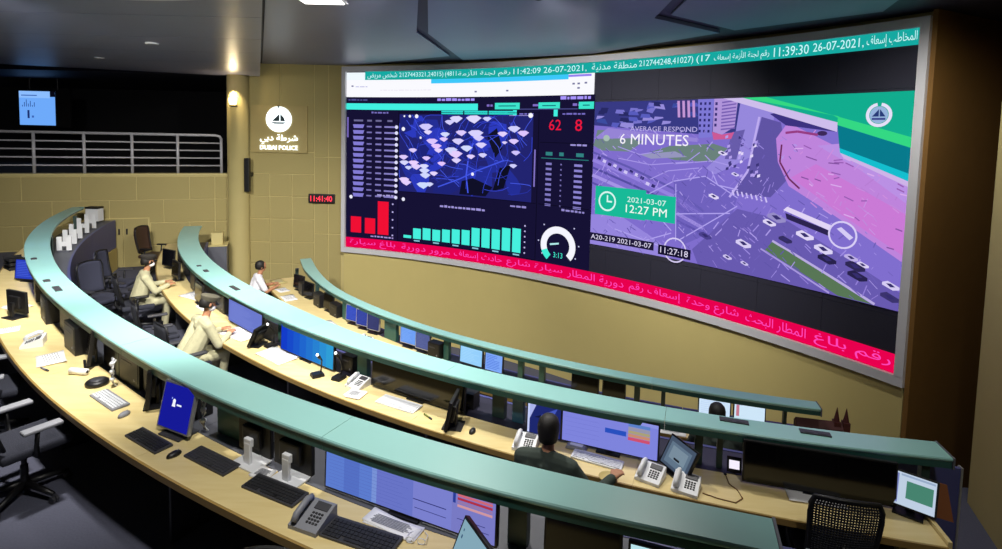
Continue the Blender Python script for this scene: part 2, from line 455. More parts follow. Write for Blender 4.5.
# lit sign
t = empty('lit_sign', (-5.92, 14.955, 4.22), 0, 'backlit white emblem and lettering on an olive plate', 'sign')
bm = NB(); box(bm, (0, -0.02, 0), (1.50, 0.05, 1.25), 0.008); fin('plate', bm, M['signb'], t)
bm = NB(); cyl(bm, (0, -0.045, 0.26), (0, -0.075, 0.26), 0.34, n=40); 
fin('emblem', bm, M['sign'], t)
for poly in ([(-0.17, -0.05), (0.02, -0.05), (0.02, 0.14)], [(0.05, 0.14), (0.05, -0.05), (0.17, -0.05), (0.14, 0.04)], [(-0.2, -0.08), (0.2, -0.08), (0.12, -0.12), (-0.12, -0.12)], [(-0.03, 0.36), (0.03, 0.36), (0.0, 0.28)]):
    bm = NB(); prism(bm, poly, 0.012, T(0, -0.076, 0.26) @ RX(90)); fin('emblem_sail', bm, M['signd'], t)
def flat_text(name, txt, x0, z0, x1, z1, y, m, parent, depth=0.01):
    v, f, a = text2d(txt); me = D.meshes.new(name)
    b = NB(); vs = [b.verts.new((x0 + p[0] * (x1 - x0), y, z0 + p[1] * (z1 - z0))) for p in v]
    for q in f:
        try: b.faces.new([vs[i] for i in q])
        except ValueError: pass
    g = bmesh.ops.extrude_face_region(b, geom=list(b.faces))
    bmesh.ops.translate(b, vec=(0, -depth, 0), verts=[e for e in g['geom'] if isinstance(e, bmesh.types.BMVert)])
    return fin(name, b, m, parent)
flat_text('lettering', shape_ar('شرطة دبي'), -0.5, -0.40, 0.5, -0.14, -0.05, M['sign'], t, 0.03)
flat_text('lettering', 'DUBAI POLICE', -0.5, -0.55, 0.5, -0.43, -0.05, M['sign'], t, 0.03)

# red digit clock
t = empty('digital_clock', (-4.79, 14.93, 2.39), 0, 'small black wall clock with red glowing digits', 'clock')
bm = NB(); box(bm, (0, 0, 0), (0.70, 0.08, 0.25), 0.02); fin('housing', bm, M['black'], t)
flat_text('digits', '11:41:40', -0.29, -0.075, 0.29, 0.075, -0.042, M['led_red'], t, 0.006)

# wall cupboard (built into the panelling)
wx = lambda L, off=0.0: (-7.3 - 0.941 * L + 0.339 * off, 15.0 - 0.339 * L - 0.941 * off)
x, y = wx(2.45, 0.03)
t = empty('wall_cupboard', (x, y, 0.6), wall_balcony.rotation_euler.z, 'olive double-door wall cupboard with two dark handles', 'cupboard')
bm = NB(); box(bm, (0, -0.01, 0.61), (1.16, 0.05, 1.30), 0.006); fin('body', bm, M['joint'], t)
for s in (-1, 1):
    bm = NB(); box(bm, (s * 0.278, 0.03, 0.62), (0.54, 0.03, 1.24), 0.006); dr = fin('door', bm, M['wallp'], t)
    bm = NB(); box(bm, (s * 0.085, 0.06, 0.92), (0.035, 0.03, 0.15), 0.008); fin('handle', bm, M['black'], dr)

# balcony railing
t = empty('balcony_railing', (-7.3, 15.0, 3.0), wall_balcony.rotation_euler.z, 'grey steel railing with horizontal bars along the balcony edge', 'railing')
for k in range(9):
    bm = NB(); cyl(bm, (0.2 + 1.03 * k, -0.1, 0), (0.2 + 1.03 * k, -0.1, 1.0 if k else 0.93), 0.036, n=10); fin('post', bm, M['rail'], t, True)
bm = NB(); tube(bm, [(9.0, -0.1, 1.01), (0.33, -0.1, 1.01), (0.24, -0.1, 0.985), (0.2, -0.1, 0.91)], 0.036, 10); fin('top_rail', bm, M['rail'], t, True)
for z in (0.20, 0.40, 0.60, 0.80):
    bm = NB(); cyl(bm, (0.2, -0.1, z), (9.0, -0.1, z), 0.02, n=8); fin('bar', bm, M['rail'], t, True)

# display on the balcony
t = empty('hanging_display', (-14.78, 18.0, 4.17), 0, 'bright pale blue display hanging in the dark balcony', 'display')
bm = NB(); box(bm, (0.08, 0.05, 0.52), (1.7, 0.09, 1.2), 0.01); fin('housing', bm, M['black'], t)
a = Art(); a.rect(0, 0, 1, 1, (110, 170, 250)); a.rect(0, 0.8, 0.86, 1.0, (140, 190, 255), 1).rect(0.86, 0.84, 1, 1, (8, 8, 20), 1)
a.rect(.06, .86, .5, .89, (60, 100, 180), 2)
for k in range(7): a.rect(0.08 + k * .055, 0.54, 0.1 + k * .055, 0.56 + (0.03 + 0.2 * ((k * 37) % 5) / 5), (40, 70, 140), 2)
a.rect(.22, .2, .28, .44, (30, 50, 110), 2).rect(.34, .22, .4, .28, (60, 100, 180), 2)
art_mesh('picture', a, lambda u, v, l: (-0.68 + u * 1.15, -0.002 - 0.001 * l, -0.02 + v * 1.08), t)
bm = NB(); cyl(bm, (-0.4, 0.08, 1.1), (-0.4, 0.08, 1.5), 0.02); cyl(bm, (0.5, 0.08, 1.1), (0.5, 0.08, 1.5), 0.02); fin('hanger', bm, M['dgrey'], t)

# ------------------------------------------------------------------ ceiling
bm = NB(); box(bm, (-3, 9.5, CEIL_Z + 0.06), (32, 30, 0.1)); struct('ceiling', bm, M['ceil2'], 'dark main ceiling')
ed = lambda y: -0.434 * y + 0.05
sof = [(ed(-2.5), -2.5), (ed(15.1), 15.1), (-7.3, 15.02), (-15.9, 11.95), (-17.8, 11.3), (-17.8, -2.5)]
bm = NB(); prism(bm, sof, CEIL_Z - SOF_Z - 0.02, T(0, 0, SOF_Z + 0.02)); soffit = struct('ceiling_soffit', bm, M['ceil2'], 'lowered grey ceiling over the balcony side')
sw = [(q, p) for p, q in sof]; yk = -2.5
for wdt in [2.3, 1.9, 1.9, 1.7, 1.7, 1.7, 1.6, 1.6, 1.6, 1.7]:
    c = clip_u(sw, yk, yk + wdt - 0.012); yk += wdt
    if len(c) > 2:
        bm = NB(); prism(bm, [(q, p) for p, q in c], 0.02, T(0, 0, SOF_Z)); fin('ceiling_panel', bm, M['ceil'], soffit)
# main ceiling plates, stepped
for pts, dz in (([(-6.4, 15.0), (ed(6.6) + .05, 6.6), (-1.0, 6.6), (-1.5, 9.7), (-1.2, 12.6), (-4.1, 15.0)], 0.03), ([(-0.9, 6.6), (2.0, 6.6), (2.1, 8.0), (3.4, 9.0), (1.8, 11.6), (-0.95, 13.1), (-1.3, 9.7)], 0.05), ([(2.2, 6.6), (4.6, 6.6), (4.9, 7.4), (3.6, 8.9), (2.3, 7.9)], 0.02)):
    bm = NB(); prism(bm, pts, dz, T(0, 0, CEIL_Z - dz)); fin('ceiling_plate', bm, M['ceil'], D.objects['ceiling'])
bm = NB()
prof = [(1.66, SOF_Z - 0.05), (1.75, SOF_Z - 0.05), (1.75, SOF_Z), (1.66, SOF_Z)]
arc_slab(bm, 0, 359.9, prof, -3.75, 4.22, 5); tr = struct('trim_1', bm, M['frame'], 'pale circular trim on the ceiling')
t = empty('ceiling_light', (-2.40, 7.34, CEIL_Z - 0.05), 0, 'bright white rectangular ceiling light at the top edge', 'lamp')
bm = NB(); box(bm, (0, 0, 0.02), (0.6, 0.6, 0.03), 0.005); fin('frame', bm, M['frame'], t)
bm = NB(); box(bm, (0, 0, 0.0), (0.52, 0.52, 0.02), 0.004); fin('diffuser', bm, M['lampw'], t)
for x, y, z in ((-5.81, 9.36, SOF_Z), (-8.3, 11.6, SOF_Z)):
    t = empty('downlight', (x, y, z - 0.02), 0, 'small round unlit ceiling downlight with a pale rim' if x > -7 else 'faint round ceiling downlight nearer the balcony', 'lamp')
    bm = NB(); cyl(bm, (0, 0, 0), (0, 0, 0.03), 0.10, n=24); fin('rim', bm, M['white' if x > -7 else 'grey'], t)
    bm = NB(); cyl(bm, (0, 0, -0.004), (0, 0, 0.01), 0.07, n=20); fin('lens', bm, M['grey'], t)

# ceiling spotlights (outside the frame, above the consoles)
SPOT_AT = ['the left part of the nearest desk', 'the two khaki officers', 'the vivid blue screen', 'the middle of the middle console', 'the ultra-wide blue screen', 'the dark-haired operator', 'the operator in the white shirt', 'the wall below the video wall', 'the side wall right of the video wall', 'the right end of the middle console, an added fill lamp', 'the cupboard wall', 'the lit emblem sign']
for i, (x, y, z, tx, ty, tz, pw, cone) in enumerate(SPOTS):
    z = SOF_Z - 0.12 if x < ed(y) + 0.15 else CEIL_Z - 0.14
    t = empty('ceiling_spotlight', (x, y, z), 0, 'black ceiling spotlight aimed at ' + SPOT_AT[i], 'lamp', 'ceiling spotlights above the consoles')
    dv = (Vector((tx, ty, tz)) - Vector((x, y, z))).normalized()
    bm = NB(); cyl(bm, -dv * 0.02, -dv * 0.16, 0.075, 0.06, 18); fin('can', bm, M['black'], t, False)
    bm = NB(); cyl(bm, (0, 0, 0.02), (0, 0, 0.12), 0.02); fin('stem', bm, M['black'], t)
    ld = D.lights.new('spot', 'SPOT'); ld.energy = pw; ld.spot_size = R(cone); ld.spot_blend = 0.9; ld.shadow_soft_size = 0.12; ld.color = (1.0, 0.965, 0.90)
    lo = link(D.objects.new('spot', ld), t); lo.rotation_euler = dv.to_track_quat('-Z', 'Y').to_euler()

# ------------------------------------------------------------------ video wall
LCX, LCY, LR_, LA0, LA1 = -8.2663, -0.3836, 15.7448, 1.30299, 0.51710
LZ0, LZ1 = 1.13, 5.76
def led(u, v, off=0.0):
    a = LA0 + (LA1 - LA0) * u
    return (LCX + (LR_ - off) * math.cos(a), LCY + (LR_ - off) * math.sin(a), LZ0 + (LZ1 - LZ0) * v)
vw = empty('video_wall', (0, 0, 0), 0, 'huge curved video wall showing a dashboard and a purple traffic view', 'video wall')
NC, NR = 12, 6
da = (LA1 - LA0) / NC
b = NB(); hh = (LZ1 - LZ0) / NR - 0.004; gap = 0.002 / LR_
fr, bk = [], []
for k in range(5):
    a = (da + 2 * gap) * (k / 4 - 0.5)
    for z in (0, hh): fr.append(b.verts.new((LR_ * math.cos(a), LR_ * math.sin(a), z))); bk.append(b.verts.new(((LR_ + 0.08) * math.cos(a), (LR_ + 0.08) * math.sin(a), z)))
for k in range(4):
    i = 2 * k
    b.faces.new((fr[i], fr[i + 2], fr[i + 3], fr[i + 1])); b.faces.new((bk[i + 1], bk[i + 3], bk[i + 2], bk[i])); b.faces.new((fr[i + 1], fr[i + 3], bk[i + 3], bk[i + 1])); b.faces.new((fr[i], bk[i], bk[i + 2], fr[i + 2]))
b.faces.new((fr[0], fr[1], bk[1], bk[0])); b.faces.new((fr[8], bk[8], bk[9], fr[9]))
bmesh.ops.recalc_face_normals(b, faces=b.faces)
mod = D.meshes.new('led_panel'); b.to_mesh(mod); b.free(); mod.materials.append(M['led_off'])
for i in range(NC):
    for j in range(NR):
        o = link(D.objects.new('led_panel', mod), vw); o.location = (LCX, LCY, LZ0 + j * (LZ1 - LZ0) / NR + 0.002); o.rotation_euler = (0, 0, LA0 + da * (i + 0.5))
deg = math.degrees
def led_arc(name, u0, u1, r0, r1, z0, z1, m, parent):
    bm = NB(); arc_slab(bm, deg(LA0 + (LA1 - LA0) * u0), deg(LA0 + (LA1 - LA0) * u1), rect_prof(r0, r1, z0, z1), LCX, LCY, 1.0)
    return fin(name, bm, m, parent)
ft = 0.115
led_arc('frame_rail', -0.0095, 1.0095, LR_ - 0.06, LR_ + 0.1, LZ1, LZ1 + 0.13, M['frame'], vw)
led_arc('frame_rail', -0.0095, 1.0095, LR_ - 0.06, LR_ + 0.1, LZ0 - 0.14, LZ0 - 0.005, M['frame'], vw)
led_arc('frame_stile', -0.0095, -0.0005, LR_ - 0.065, LR_ + 0.1, LZ0 - 0.005, LZ1, M['frame'], vw)
led_arc('frame_stile', 1.0005, 1.0095, LR_ - 0.065, LR_ + 0.1, LZ0 - 0.005, LZ1, M['frame'], vw)
# wall that carries it
bm = NB(); arc_slab(bm, deg(LA0 - (LA1 - LA0) * 0.006), deg(LA0 + (LA1 - LA0) * 1.008), rect_prof(LR_ + 0.02, LR_ + 0.35, LOW, LZ0 - 0.14), LCX, LCY, 1.0)
struct('wall_front', bm, M['facade'], 'smooth yellow wall below the video wall')
bm = NB(); arc_slab(bm, deg(LA0 - (LA1 - LA0) * 0.006), deg(LA0 + (LA1 - LA0) * 1.008), rect_prof(LR_ + 0.12, LR_ + 0.35, LZ0 - 0.14, CEIL_Z), LCX, LCY, 1.0)
struct('wall_front_core', bm, M['wall'], 'wall behind the video wall')
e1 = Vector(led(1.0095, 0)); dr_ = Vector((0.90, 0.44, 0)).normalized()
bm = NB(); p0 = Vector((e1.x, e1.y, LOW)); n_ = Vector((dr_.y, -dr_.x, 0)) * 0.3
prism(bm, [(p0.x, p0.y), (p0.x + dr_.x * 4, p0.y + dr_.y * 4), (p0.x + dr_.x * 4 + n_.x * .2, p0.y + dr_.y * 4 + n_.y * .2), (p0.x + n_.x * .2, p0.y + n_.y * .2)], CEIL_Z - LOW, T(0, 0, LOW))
struct('wall_return', bm, M['brown'], 'olive side wall right of the video wall, its shade coloured in brown')
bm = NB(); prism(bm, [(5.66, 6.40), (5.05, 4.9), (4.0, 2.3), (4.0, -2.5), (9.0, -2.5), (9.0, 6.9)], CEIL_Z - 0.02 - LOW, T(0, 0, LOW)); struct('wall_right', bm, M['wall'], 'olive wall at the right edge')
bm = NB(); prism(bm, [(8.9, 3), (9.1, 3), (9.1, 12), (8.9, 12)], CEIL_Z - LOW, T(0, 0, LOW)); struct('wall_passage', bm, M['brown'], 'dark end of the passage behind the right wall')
# ------------------------------------------------------------------ pictures on the video wall (u along the wall 0..1, v up 0..1)
ASP = 12.37 / 4.63      # v units per u unit for square marks
def ledmap(u, v, l): return led(u, v, 0.006 + 0.0035 * l)
rnd = random.Random(11)
def greek(a, x0, x1, v, h, rgb, layer, wmin=0.004, wmax=0.012):   # a line of unreadably small print
    x = x0
    while x < x1:
        wd = min(rnd.uniform(wmin, wmax), x1 - x); a.rect(x, v, x + wd, v + h * rnd.uniform(0.7, 1), rgb, layer); x += wd + 0.0022

# tickers
a = Art(); ex = []
a.rect(0.044, 0.953, 1.0, 1.0, (22, 168, 160), 1)
cy = (200, 250, 250)
for txt, x0, x1 in (('(4811', 0.232, 0.258), ('2127443321,24015)', 0.125, 0.228), ('11:42:09 26-07-2021,', 0.385, 0.535), ('212744248,41027)', 0.632, 0.722), ('(17', 0.727, 0.748), ('11:39:30', 0.838, 0.882), ('26-07-2021,', 0.887, 0.944)):
    ex.append(text_at(txt, x0, 0.960, x1, 0.992, cy, 2))
for txt, x0, x1 in (('شخص مريض', 0.05, 0.12), ('رقم لجنة الأزمة', 0.262, 0.378), ('منطقة مدنية', 0.545, 0.628), ('رقم لجنة الأزمة إسعاف', 0.754, 0.832), ('المخاطب إسعاف', 0.947, 0.997)):
    ex.append(text_at(shape_ar(txt), x0, 0.957, x1, 0.994, cy, 2))
a.rect(0, 0.0, 1.0, 0.058, (232, 0, 78), 1)
red = 'بلاغ مرور حادث سيارة دورية إسعاف شارع المطار رقم وحدة البحث'
ks = [(0.01, 0.12), (0.135, 0.25), (0.26, 0.37), (0.38, 0.5), (0.51, 0.62), (0.63, 0.72), (0.73, 0.81), (0.82, 0.9), (0.91, 0.995)]
ws = red.split()
for i, (x0, x1) in enumerate(ks):
    ex.append(text_at(shape_ar(ws[i] + ' ' + ws[(i + 3) % len(ws)]), x0, 0.008, x1, 0.050, (255, 70, 190), 2))
art_mesh('ticker_picture', a, ledmap, vw, 1 / 24, ex)

# dashboard
a = Art(); ex = []
NV = (22, 18, 52)
a.rect(0, 0.058, 0.553, 0.86, NV, 0)
a.rect(0.0, 0.858, 0.551, 0.953, (250, 250, 255), 1).rect(0.0, 0.953, 0.044, 0.995, (240, 250, 255), 1)
a.rect(0.20, 0.930, 0.50, 0.953, (60, 200, 250), 2).rect(0.50, 0.94, 0.545, 0.95, (150, 130, 240), 2)
for x, v in ((0.012, 0.915), (0.508, 0.905), (0.518, 0.905), (0.532, 0.907), (0.518, 0.885), (0.30, 0.88), (0.37, 0.882)): a.rect(x, v, x + 0.005, v + 0.008, (120, 120, 160), 2)
greek(a, 0.022, 0.05, 0.913, 0.006, (190, 190, 230), 2); greek(a, 0.08, 0.2, 0.895, 0.003, (225, 215, 235), 2)
greek(a, 0.215, 0.30, 0.838, 0.014, (170, 150, 255), 1); greek(a, 0.485, 0.545, 0.838, 0.016, (170, 150, 255), 1); greek(a, 0.005, 0.05, 0.838, 0.01, (80, 80, 140), 1)
TL = (66, 240, 226)
a.rect(0, 0.788, 0.308, 0.823, TL, 1).rect(0.225, 0.768, 0.392, 0.786, (48, 220, 210), 1)
for x0, x1 in ((0.346, 0.400), (0.440, 0.484), (0.522, 0.5515)): a.rect(x0, 0.794, x1, 0.826, (62, 230, 205), 1).rect(x0 + 0.008, 0.808, x1 - 0.008, 0.813, (20, 110, 120), 2)
a.rect(0.40, 0.792, 0.52, 0.797, (70, 70, 130), 1).rect(0.386, 0.762, 0.394, 0.79, TL, 1).rect(0.472, 0.76, 0.48, 0.795, TL, 1)
for x in (0.275, 0.33): a.rect(x, 0.768, x + 0.003, 0.786, NV, 2)
greek(a, 0.40, 0.43, 0.768, 0.008, (120, 110, 200), 1); greek(a, 0.49, 0.535, 0.768, 0.008, (120, 110, 200), 1); greek(a, 0.06, 0.10, 0.768, 0.01, (120, 110, 190), 1)
for x in (0.328, 0.428, 0.51): greek(a, x, x + 0.013, 0.808, 0.012, (130, 110, 200), 1)
# table at the left
for k in range(13):
    v = 0.685 - k * 0.0325
    a.poly([(0.016, v + 0.02), (0.043, v + 0.02), (0.040, v), (0.018, v)], (132, 124, 214), 1)
    a.rect(0.049, v + 0.005, 0.061, v + 0.013, (120, 112, 180), 1).rect(0.070, v + 0.004, 0.084, v + 0.013, (130, 122, 190), 1)
    a.rect(0.091, v + 0.004, 0.118, v + 0.013, (136, 128, 200), 1).ell(0.120, v + 0.009, 0.004, 0.010, (226, 224, 255), 2, 10)
for x0, x1 in ((0.018, 0.04), (0.05, 0.061), (0.07, 0.084), (0.098, 0.11)): a.rect(x0, 0.722, x1, 0.732, (110, 106, 150), 1)
a.rect(0.002, 0.63, 0.0055, 0.745, (120, 104, 190), 1)
# red bars
for x0, x1, v in ((0.012, 0.037, 0.180), (0.046, 0.071, 0.176), (0.077, 0.103, 0.276)): a.rect(x0, 0.088, x1, v, (240, 16, 52), 1)
greek(a, 0.075, 0.118, 0.305, 0.011, (170, 160, 220), 1); greek(a, 0.06, 0.115, 0.070, 0.009, (170, 150, 220), 1)
for k in range(5): a.rect(0.111, 0.085 + k * 0.044, 0.1145, 0.093 + k * 0.044, (190, 180, 240), 1)
a.ell(0.012, 0.292, 0.004, 0.0105, (240, 240, 255), 1, 10)
# map
a.rect(0.127, 0.342, 0.430, 0.765, (34, 36, 112), 1)
bl = [(54, 70, 214), (40, 52, 170), (72, 92, 236), (36, 44, 140)]
for k in range(26):
    x, v = rnd.uniform(0.14, 0.41), rnd.uniform(0.37, 0.73)
    a.poly([(max(.128, min(.429, x + rnd.uniform(0.012, 0.04) * math.cos(t))), max(.344, min(.763, v + rnd.uniform(0.03, 0.09) * math.sin(t)))) for t in [i * 2 * math.pi / 7 for i in range(7)]], rnd.choice([(36, 46, 150), (30, 36, 120), (44, 58, 190)]), 2)
a.poly([(.33, .66), (.352, .70), (.365, .6), (.35, .55)], (18, 18, 40), 3).poly([(.36, .50), (.385, .52), (.37, .40), (.345, .38)], (14, 14, 34), 3).poly([(.275, .42), (.30, .44), (.345, .40), (.33, .35), (.27, .35)], (16, 16, 40), 3)
for k in range(95):
    x, v = rnd.uniform(0.14, 0.42), rnd.uniform(0.36, 0.74); ang = rnd.uniform(0, 3.14); pts = [(x, v)]
    for q in range(4):
        ang += rnd.uniform(-0.5, 0.5); x += 0.014 * math.cos(ang); v += 0.014 * ASP * math.sin(ang); pts.append((max(.128, min(.429, x)), max(.344, min(.763, v))))
    a.line(pts, 0.0012, rnd.choice(bl), 4, ASP)
a.line([(.29, .36), (.285, .45), (.29, .55), (.30, .62)], .003, (70, 90, 240), 4, ASP).line([(.22, .38), (.27, .43), (.31, .48), (.37, .54)], .0025, (66, 86, 230), 4, ASP)
for x, v, s in ((.19, .69, 1.3), (.195, .665, .8), (.235, .655, .9), (.232, .63, .8), (.205, .615, 1.1), (.215, .59, 1.0), (.22, .57, .8), (.25, .57, 1.2), (.26, .55, 1.3), (.262, .52, .9), (.272, .665, 1.0), (.265, .62, 1.1), (.305, .66, 1.4), (.312, .64, 1.0), (.318, .605, 1.0), (.285, .585, 1.1), (.295, .545, .8), (.322, .555, .8), (.26, .735, 1.2), (.30, .735, 1.4), (.33, .74, .8), (.245, .72, .9), (.39, .69, 1.1), (.41, .67, 1.0), (.365, .665, .9), (.37, .625, .5), (.39, .63, .9), (.395, .575, .8), (.39, .51, .7), (.16, .565, .8), (.138, .525, .9), (.14, .495, .9), (.162, .495, 1.0), (.168, .475, 1.0), (.15, .47, .7), (.187, .48, .9), (.188, .455, 1.0), (.19, .43, 1.0), (.21, .445, .8), (.228, .5, .8), (.192, .525, .8), (.14, .40, 1.0), (.145, .385, 1.0), (.185, .375, 1.2), (.2, .385, .8)):
    wv = s * 0.0125; c = (rnd.randint(205, 236), rnd.randint(196, 222), 255)
    a.poly([(x - wv, v + 0.011 * s), (x - wv * .5, v + 0.019 * s), (x + wv * .4, v + 0.02 * s), (x + wv, v + 0.011 * s), (x + wv * .55, v), (x + wv * .1, v - 0.01 * s), (x - wv * .6, v)], c, 5)
for x, v, s in ((.139, .755, .5), (.152, .755, .7), (.168, .755, 1), (.137, .685, 1), (.3, .46, .8), (.178, .64, .6)): a.ell(x, v, .0042 * s, .011 * s, (246, 244, 255), 6, 10)
a.rect(0.378, 0.762, 0.43, 0.765, (160, 150, 220), 2).ell(0.425, 0.764, 0.005, 0.012, (250, 250, 255), 6, 10); a.rect(0.434, 0.42, 0.437, 0.60, (132, 116, 200), 2)
# teal bar chart
tops = [0.100, 0.142, 0.148, 0.146, 0.153, 0.160, 0.163, 0.180, 0.184, 0.186, 0.200, 0.205]
for i, tp in enumerate(tops):
    x = 0.1395 + 0.0229 * i; b0 = 0.084
    a.rect(x, b0, x + 0.0185, tp, (70, 240, 222), 1)
    if i % 2 == 1: a.rect(x + 0.002, 0.070, x + 0.016, 0.077, (140, 200, 220), 1)
for k in range(6): a.rect(0.417, 0.085 + k * 0.027, 0.420, 0.092 + k * 0.027, (200, 190, 240), 1)
greek(a, 0.225, 0.33, 0.272, 0.012, (160, 150, 220), 1); greek(a, 0.385, 0.42, 0.31, 0.010, (150, 140, 210), 1); a.ell(0.138, 0.298, 0.004, 0.0105, (236, 236, 255), 1, 10)
for v in (0.775, 0.338, 0.062): a.rect(0.127, v, 0.44, v + 0.003, (12, 10, 30), 1)
for x in (0.1245, 0.441): a.rect(x, 0.06, x + 0.0015, 0.785, (12, 10, 30), 1)
# right column: red numbers, table, gauge
ex += [text_at('62', 0.463, 0.695, 0.488, 0.745, (238, 24, 64), 1), text_at('8', 0.516, 0.693, 0.530, 0.747, (238, 24, 64), 1)]
a.rect(0.449, 0.560, 0.545, 0.564, (40, 120, 120), 1); greek(a, 0.508, 0.542, 0.625, 0.010, (160, 150, 220), 1)
for x0, x1 in ((0.458, 0.472), (0.486, 0.495), (0.52, 0.535)): a.rect(x0, 0.575, x1, 0.592, (50, 130, 130), 1)
for k in range(9):
    v = 0.530 - k * 0.0245
    a.rect(0.459, v, 0.471, v + 0.011, (130, 122, 196), 1).rect(0.489, v + 0.002, 0.492, v + 0.009, (120, 112, 180), 1).rect(0.517, v, 0.533, v + 0.011, (140, 132, 210), 1)
for v in (0.635, 0.338): a.rect(0.445, v, 0.549, v + 0.003, (12, 10, 30), 1)
greek(a, 0.494, 0.54, 0.318, 0.011, (150, 140, 210), 1)
g = (0.489, 0.150)
a.ring(g[0], g[1], 0.036, 0.092, 0.0125, 0.033, (246, 246, 255), 1, -42, 222, 28).ring(g[0], g[1], 0.036, 0.092, 0.0125, 0.033, (66, 240, 216), 2, 200, 232, 4)
a.poly([(0.473, 0.148), (0.491, 0.158), (0.491, 0.166), (0.472, 0.156)], (180, 240, 240), 2)
ex.append(text_at('3:13', 0.480, 0.092, 0.499, 0.118, (70, 240, 216), 1))
for x, v in ((0.447, 0.16), (0.53, 0.16), (0.455, 0.1), (0.524, 0.1), (0.52, 0.24), (0.458, 0.24)): a.rect(x, v, x + 0.0025, v + 0.006, (200, 200, 240), 1)
art_mesh('dashboard_picture', a, ledmap, vw, 1 / 24, ex)

# traffic view
a = Art(); ex = []
X0, X1, V0, V1 = 0.5535, 1.0, 0.186, 0.824
a.rect(X0, V0, X1, V1, (128, 110, 206), 0)
ramp = [(.5535, .186), (.7, .186), (.83, .40), (.70, .56), (.5535, .62)]
a.poly([(.5535, .72), (.735, .69), (.80, .70), (.80, .824), (.5535, .824)], (56, 58, 132), 1)                 # dark blocks at the top
for k in range(34):
    x, v = rnd.uniform(.556, .725), rnd.uniform(.715, .81); a.poly([(x, v), (x + rnd.uniform(.008, .022), v + rnd.uniform(-.01, .01)), (x + .016, v + .014), (x + .002, v + .016)], rnd.choice([(88, 92, 190), (120, 116, 206), (40, 42, 100), (150, 140, 220), (60, 76, 160)]), 2)
a.poly([(.5535, .66), (.58, .71), (.66, .69), (.735, .675), (.735, .66), (.65, .67)], (150, 132, 214), 2)
a.poly([(.5535, .63), (.56, .70), (.59, .70), (.645, .655), (.62, .61), (.57, .61)], (112, 134, 132), 2).ell(.578, .665, .006, .014, (168, 190, 180), 3)
a.poly([(.655, .61), (.69, .64), (.76, .655), (.795, .63), (.77, .585), (.70, .585)], (106, 130, 124), 2).poly([(.64, .60), (.70, .62), (.72, .60), (.66, .585)], (150, 150, 190), 3)
for d in range(5):                                                                                               # carriageways in the middle
    a.line([(.5535, .60 - d * .034), (.62, .545 - d * .034), (.70, .47 - d * .03), (.76, .38 - d * .02)], .0035 + .002 * (d % 2), [(98, 88, 176), (150, 132, 224), (84, 76, 160), (166, 148, 230), (92, 80, 170)][d], 3, ASP)
for k in range(11):
    t = k / 10; x, v = .562 + .10 * t, .575 - .10 * t + rnd.uniform(-.008, .008)
    a.poly([(x, v), (x + .006, v - .006), (x + .008, v + .006), (x + .002, v + .012)], (210, 200, 245) if k % 2 else (50, 44, 110), 4)
a.poly([(.70, .824), (.722, .824), (.716, .75), (.706, .745)], (64, 56, 120), 3)
for k in range(4): a.poly([(.700 + k * .008, .82), (.704 + k * .008, .82), (.706 + k * .008, .755), (.702 + k * .008, .755)], (196, 150, 214), 4)
a.poly([(.733, .824), (.758, .824), (.757, .68), (.737, .675)], (126, 120, 214), 4)                           # tower block
for i in range(6):
    for j in range(3): a.rect(.7365 + j * .0068, .802 - i * .021, .7365 + j * .0068 + .0032, .812 - i * .021, (44, 40, 108), 5)
a.poly([(.758, .824), (.793, .824), (.790, .72), (.772, .69), (.758, .70)], (176, 148, 218), 4)
for i in range(9): a.poly([(.770, .812 - i * .0125), (.791, .818 - i * .0125), (.791, .813 - i * .0125), (.770, .806 - i * .0125)], (120, 96, 180), 5)
for i in range(5): a.rect(.760, .80 - i * .02, .7635, .811 - i * .02, (60, 50, 120), 5)
a.poly([(.757, .70), (.772, .69), (.79, .70), (.786, .675), (.76, .67)], (204, 90, 150), 5)
a.poly([(.797, .824), (.845, .824), (.842, .70), (.82, .62), (.765, .54), (.75, .56), (.79, .66)], (150, 136, 220), 3)   # plaza / car park
a.poly([(.787, .70), (.805, .71), (.795, .60), (.778, .60)], (104, 92, 170), 4)
a.poly([(.827, .755), (.853, .735), (.868, .55), (.845, .475), (.79, .475), (.812, .56)], (96, 84, 164), 4)         # road going up
a.line([(.824, .755), (.812, .56), (.788, .46)], .003, (190, 172, 240), 5, ASP)
for k in range(8): a.line([(.792 + k * .0066, .488 - k * .002), (.7945 + k * .0066, .47 - k * .002)], .0022, (206, 192, 246), 6, ASP)
for k in range(30):
    x, v = rnd.uniform(.775, .826), rnd.uniform(.53, .68); a.poly([(x, v), (x + .004, v + .004), (x + .004, v + .014), (x, v + .01)], rnd.choice([(226, 214, 250), (60, 52, 120), (70, 62, 130), (180, 160, 236)]), 6)
a.poly([(.70, .50), (.75, .53), (.80, .47), (.79, .36), (.72, .25), (.706, .27)], (112, 98, 190), 3)                # junction box
for pts in ([(.70, .50), (.75, .53), (.80, .46)], [(.708, .26), (.704, .49)], [(.706, .37), (.79, .40)], [(.715, .27), (.80, .43)], [(.66, .44), (.70, .50)], [(.70, .30), (.655, .40), (.60, .44)], [(.76, .55), (.77, .50), (.80, .49)], [(.65, .235), (.70, .29)], [(.60, .27), (.68, .23)]):
    a.line(pts, .0016, (178, 164, 240), 5, ASP)
for pts in ([(.74, .62), (.72, .58), (.66, .56), (.60, .58)], [(.68, .62), (.64, .60), (.60, .63)], [(.70, .57), (.76, .59), (.80, .57)], [(.66, .50), (.69, .54), (.74, .56)]): a.line(pts, .0014, (170, 154, 234), 5, ASP)
a.poly([(.5535, .32), (.61, .33), (.70, .22), (.70, .186), (.5535, .186)], (150, 134, 222), 2)                      # pale pavement, lower left
a.poly([(.735, .24), (.80, .42), (.87, .40), (1.0, .24), (1.0, .186), (.745, .186)], (104, 90, 176), 4)              # lower carriageway
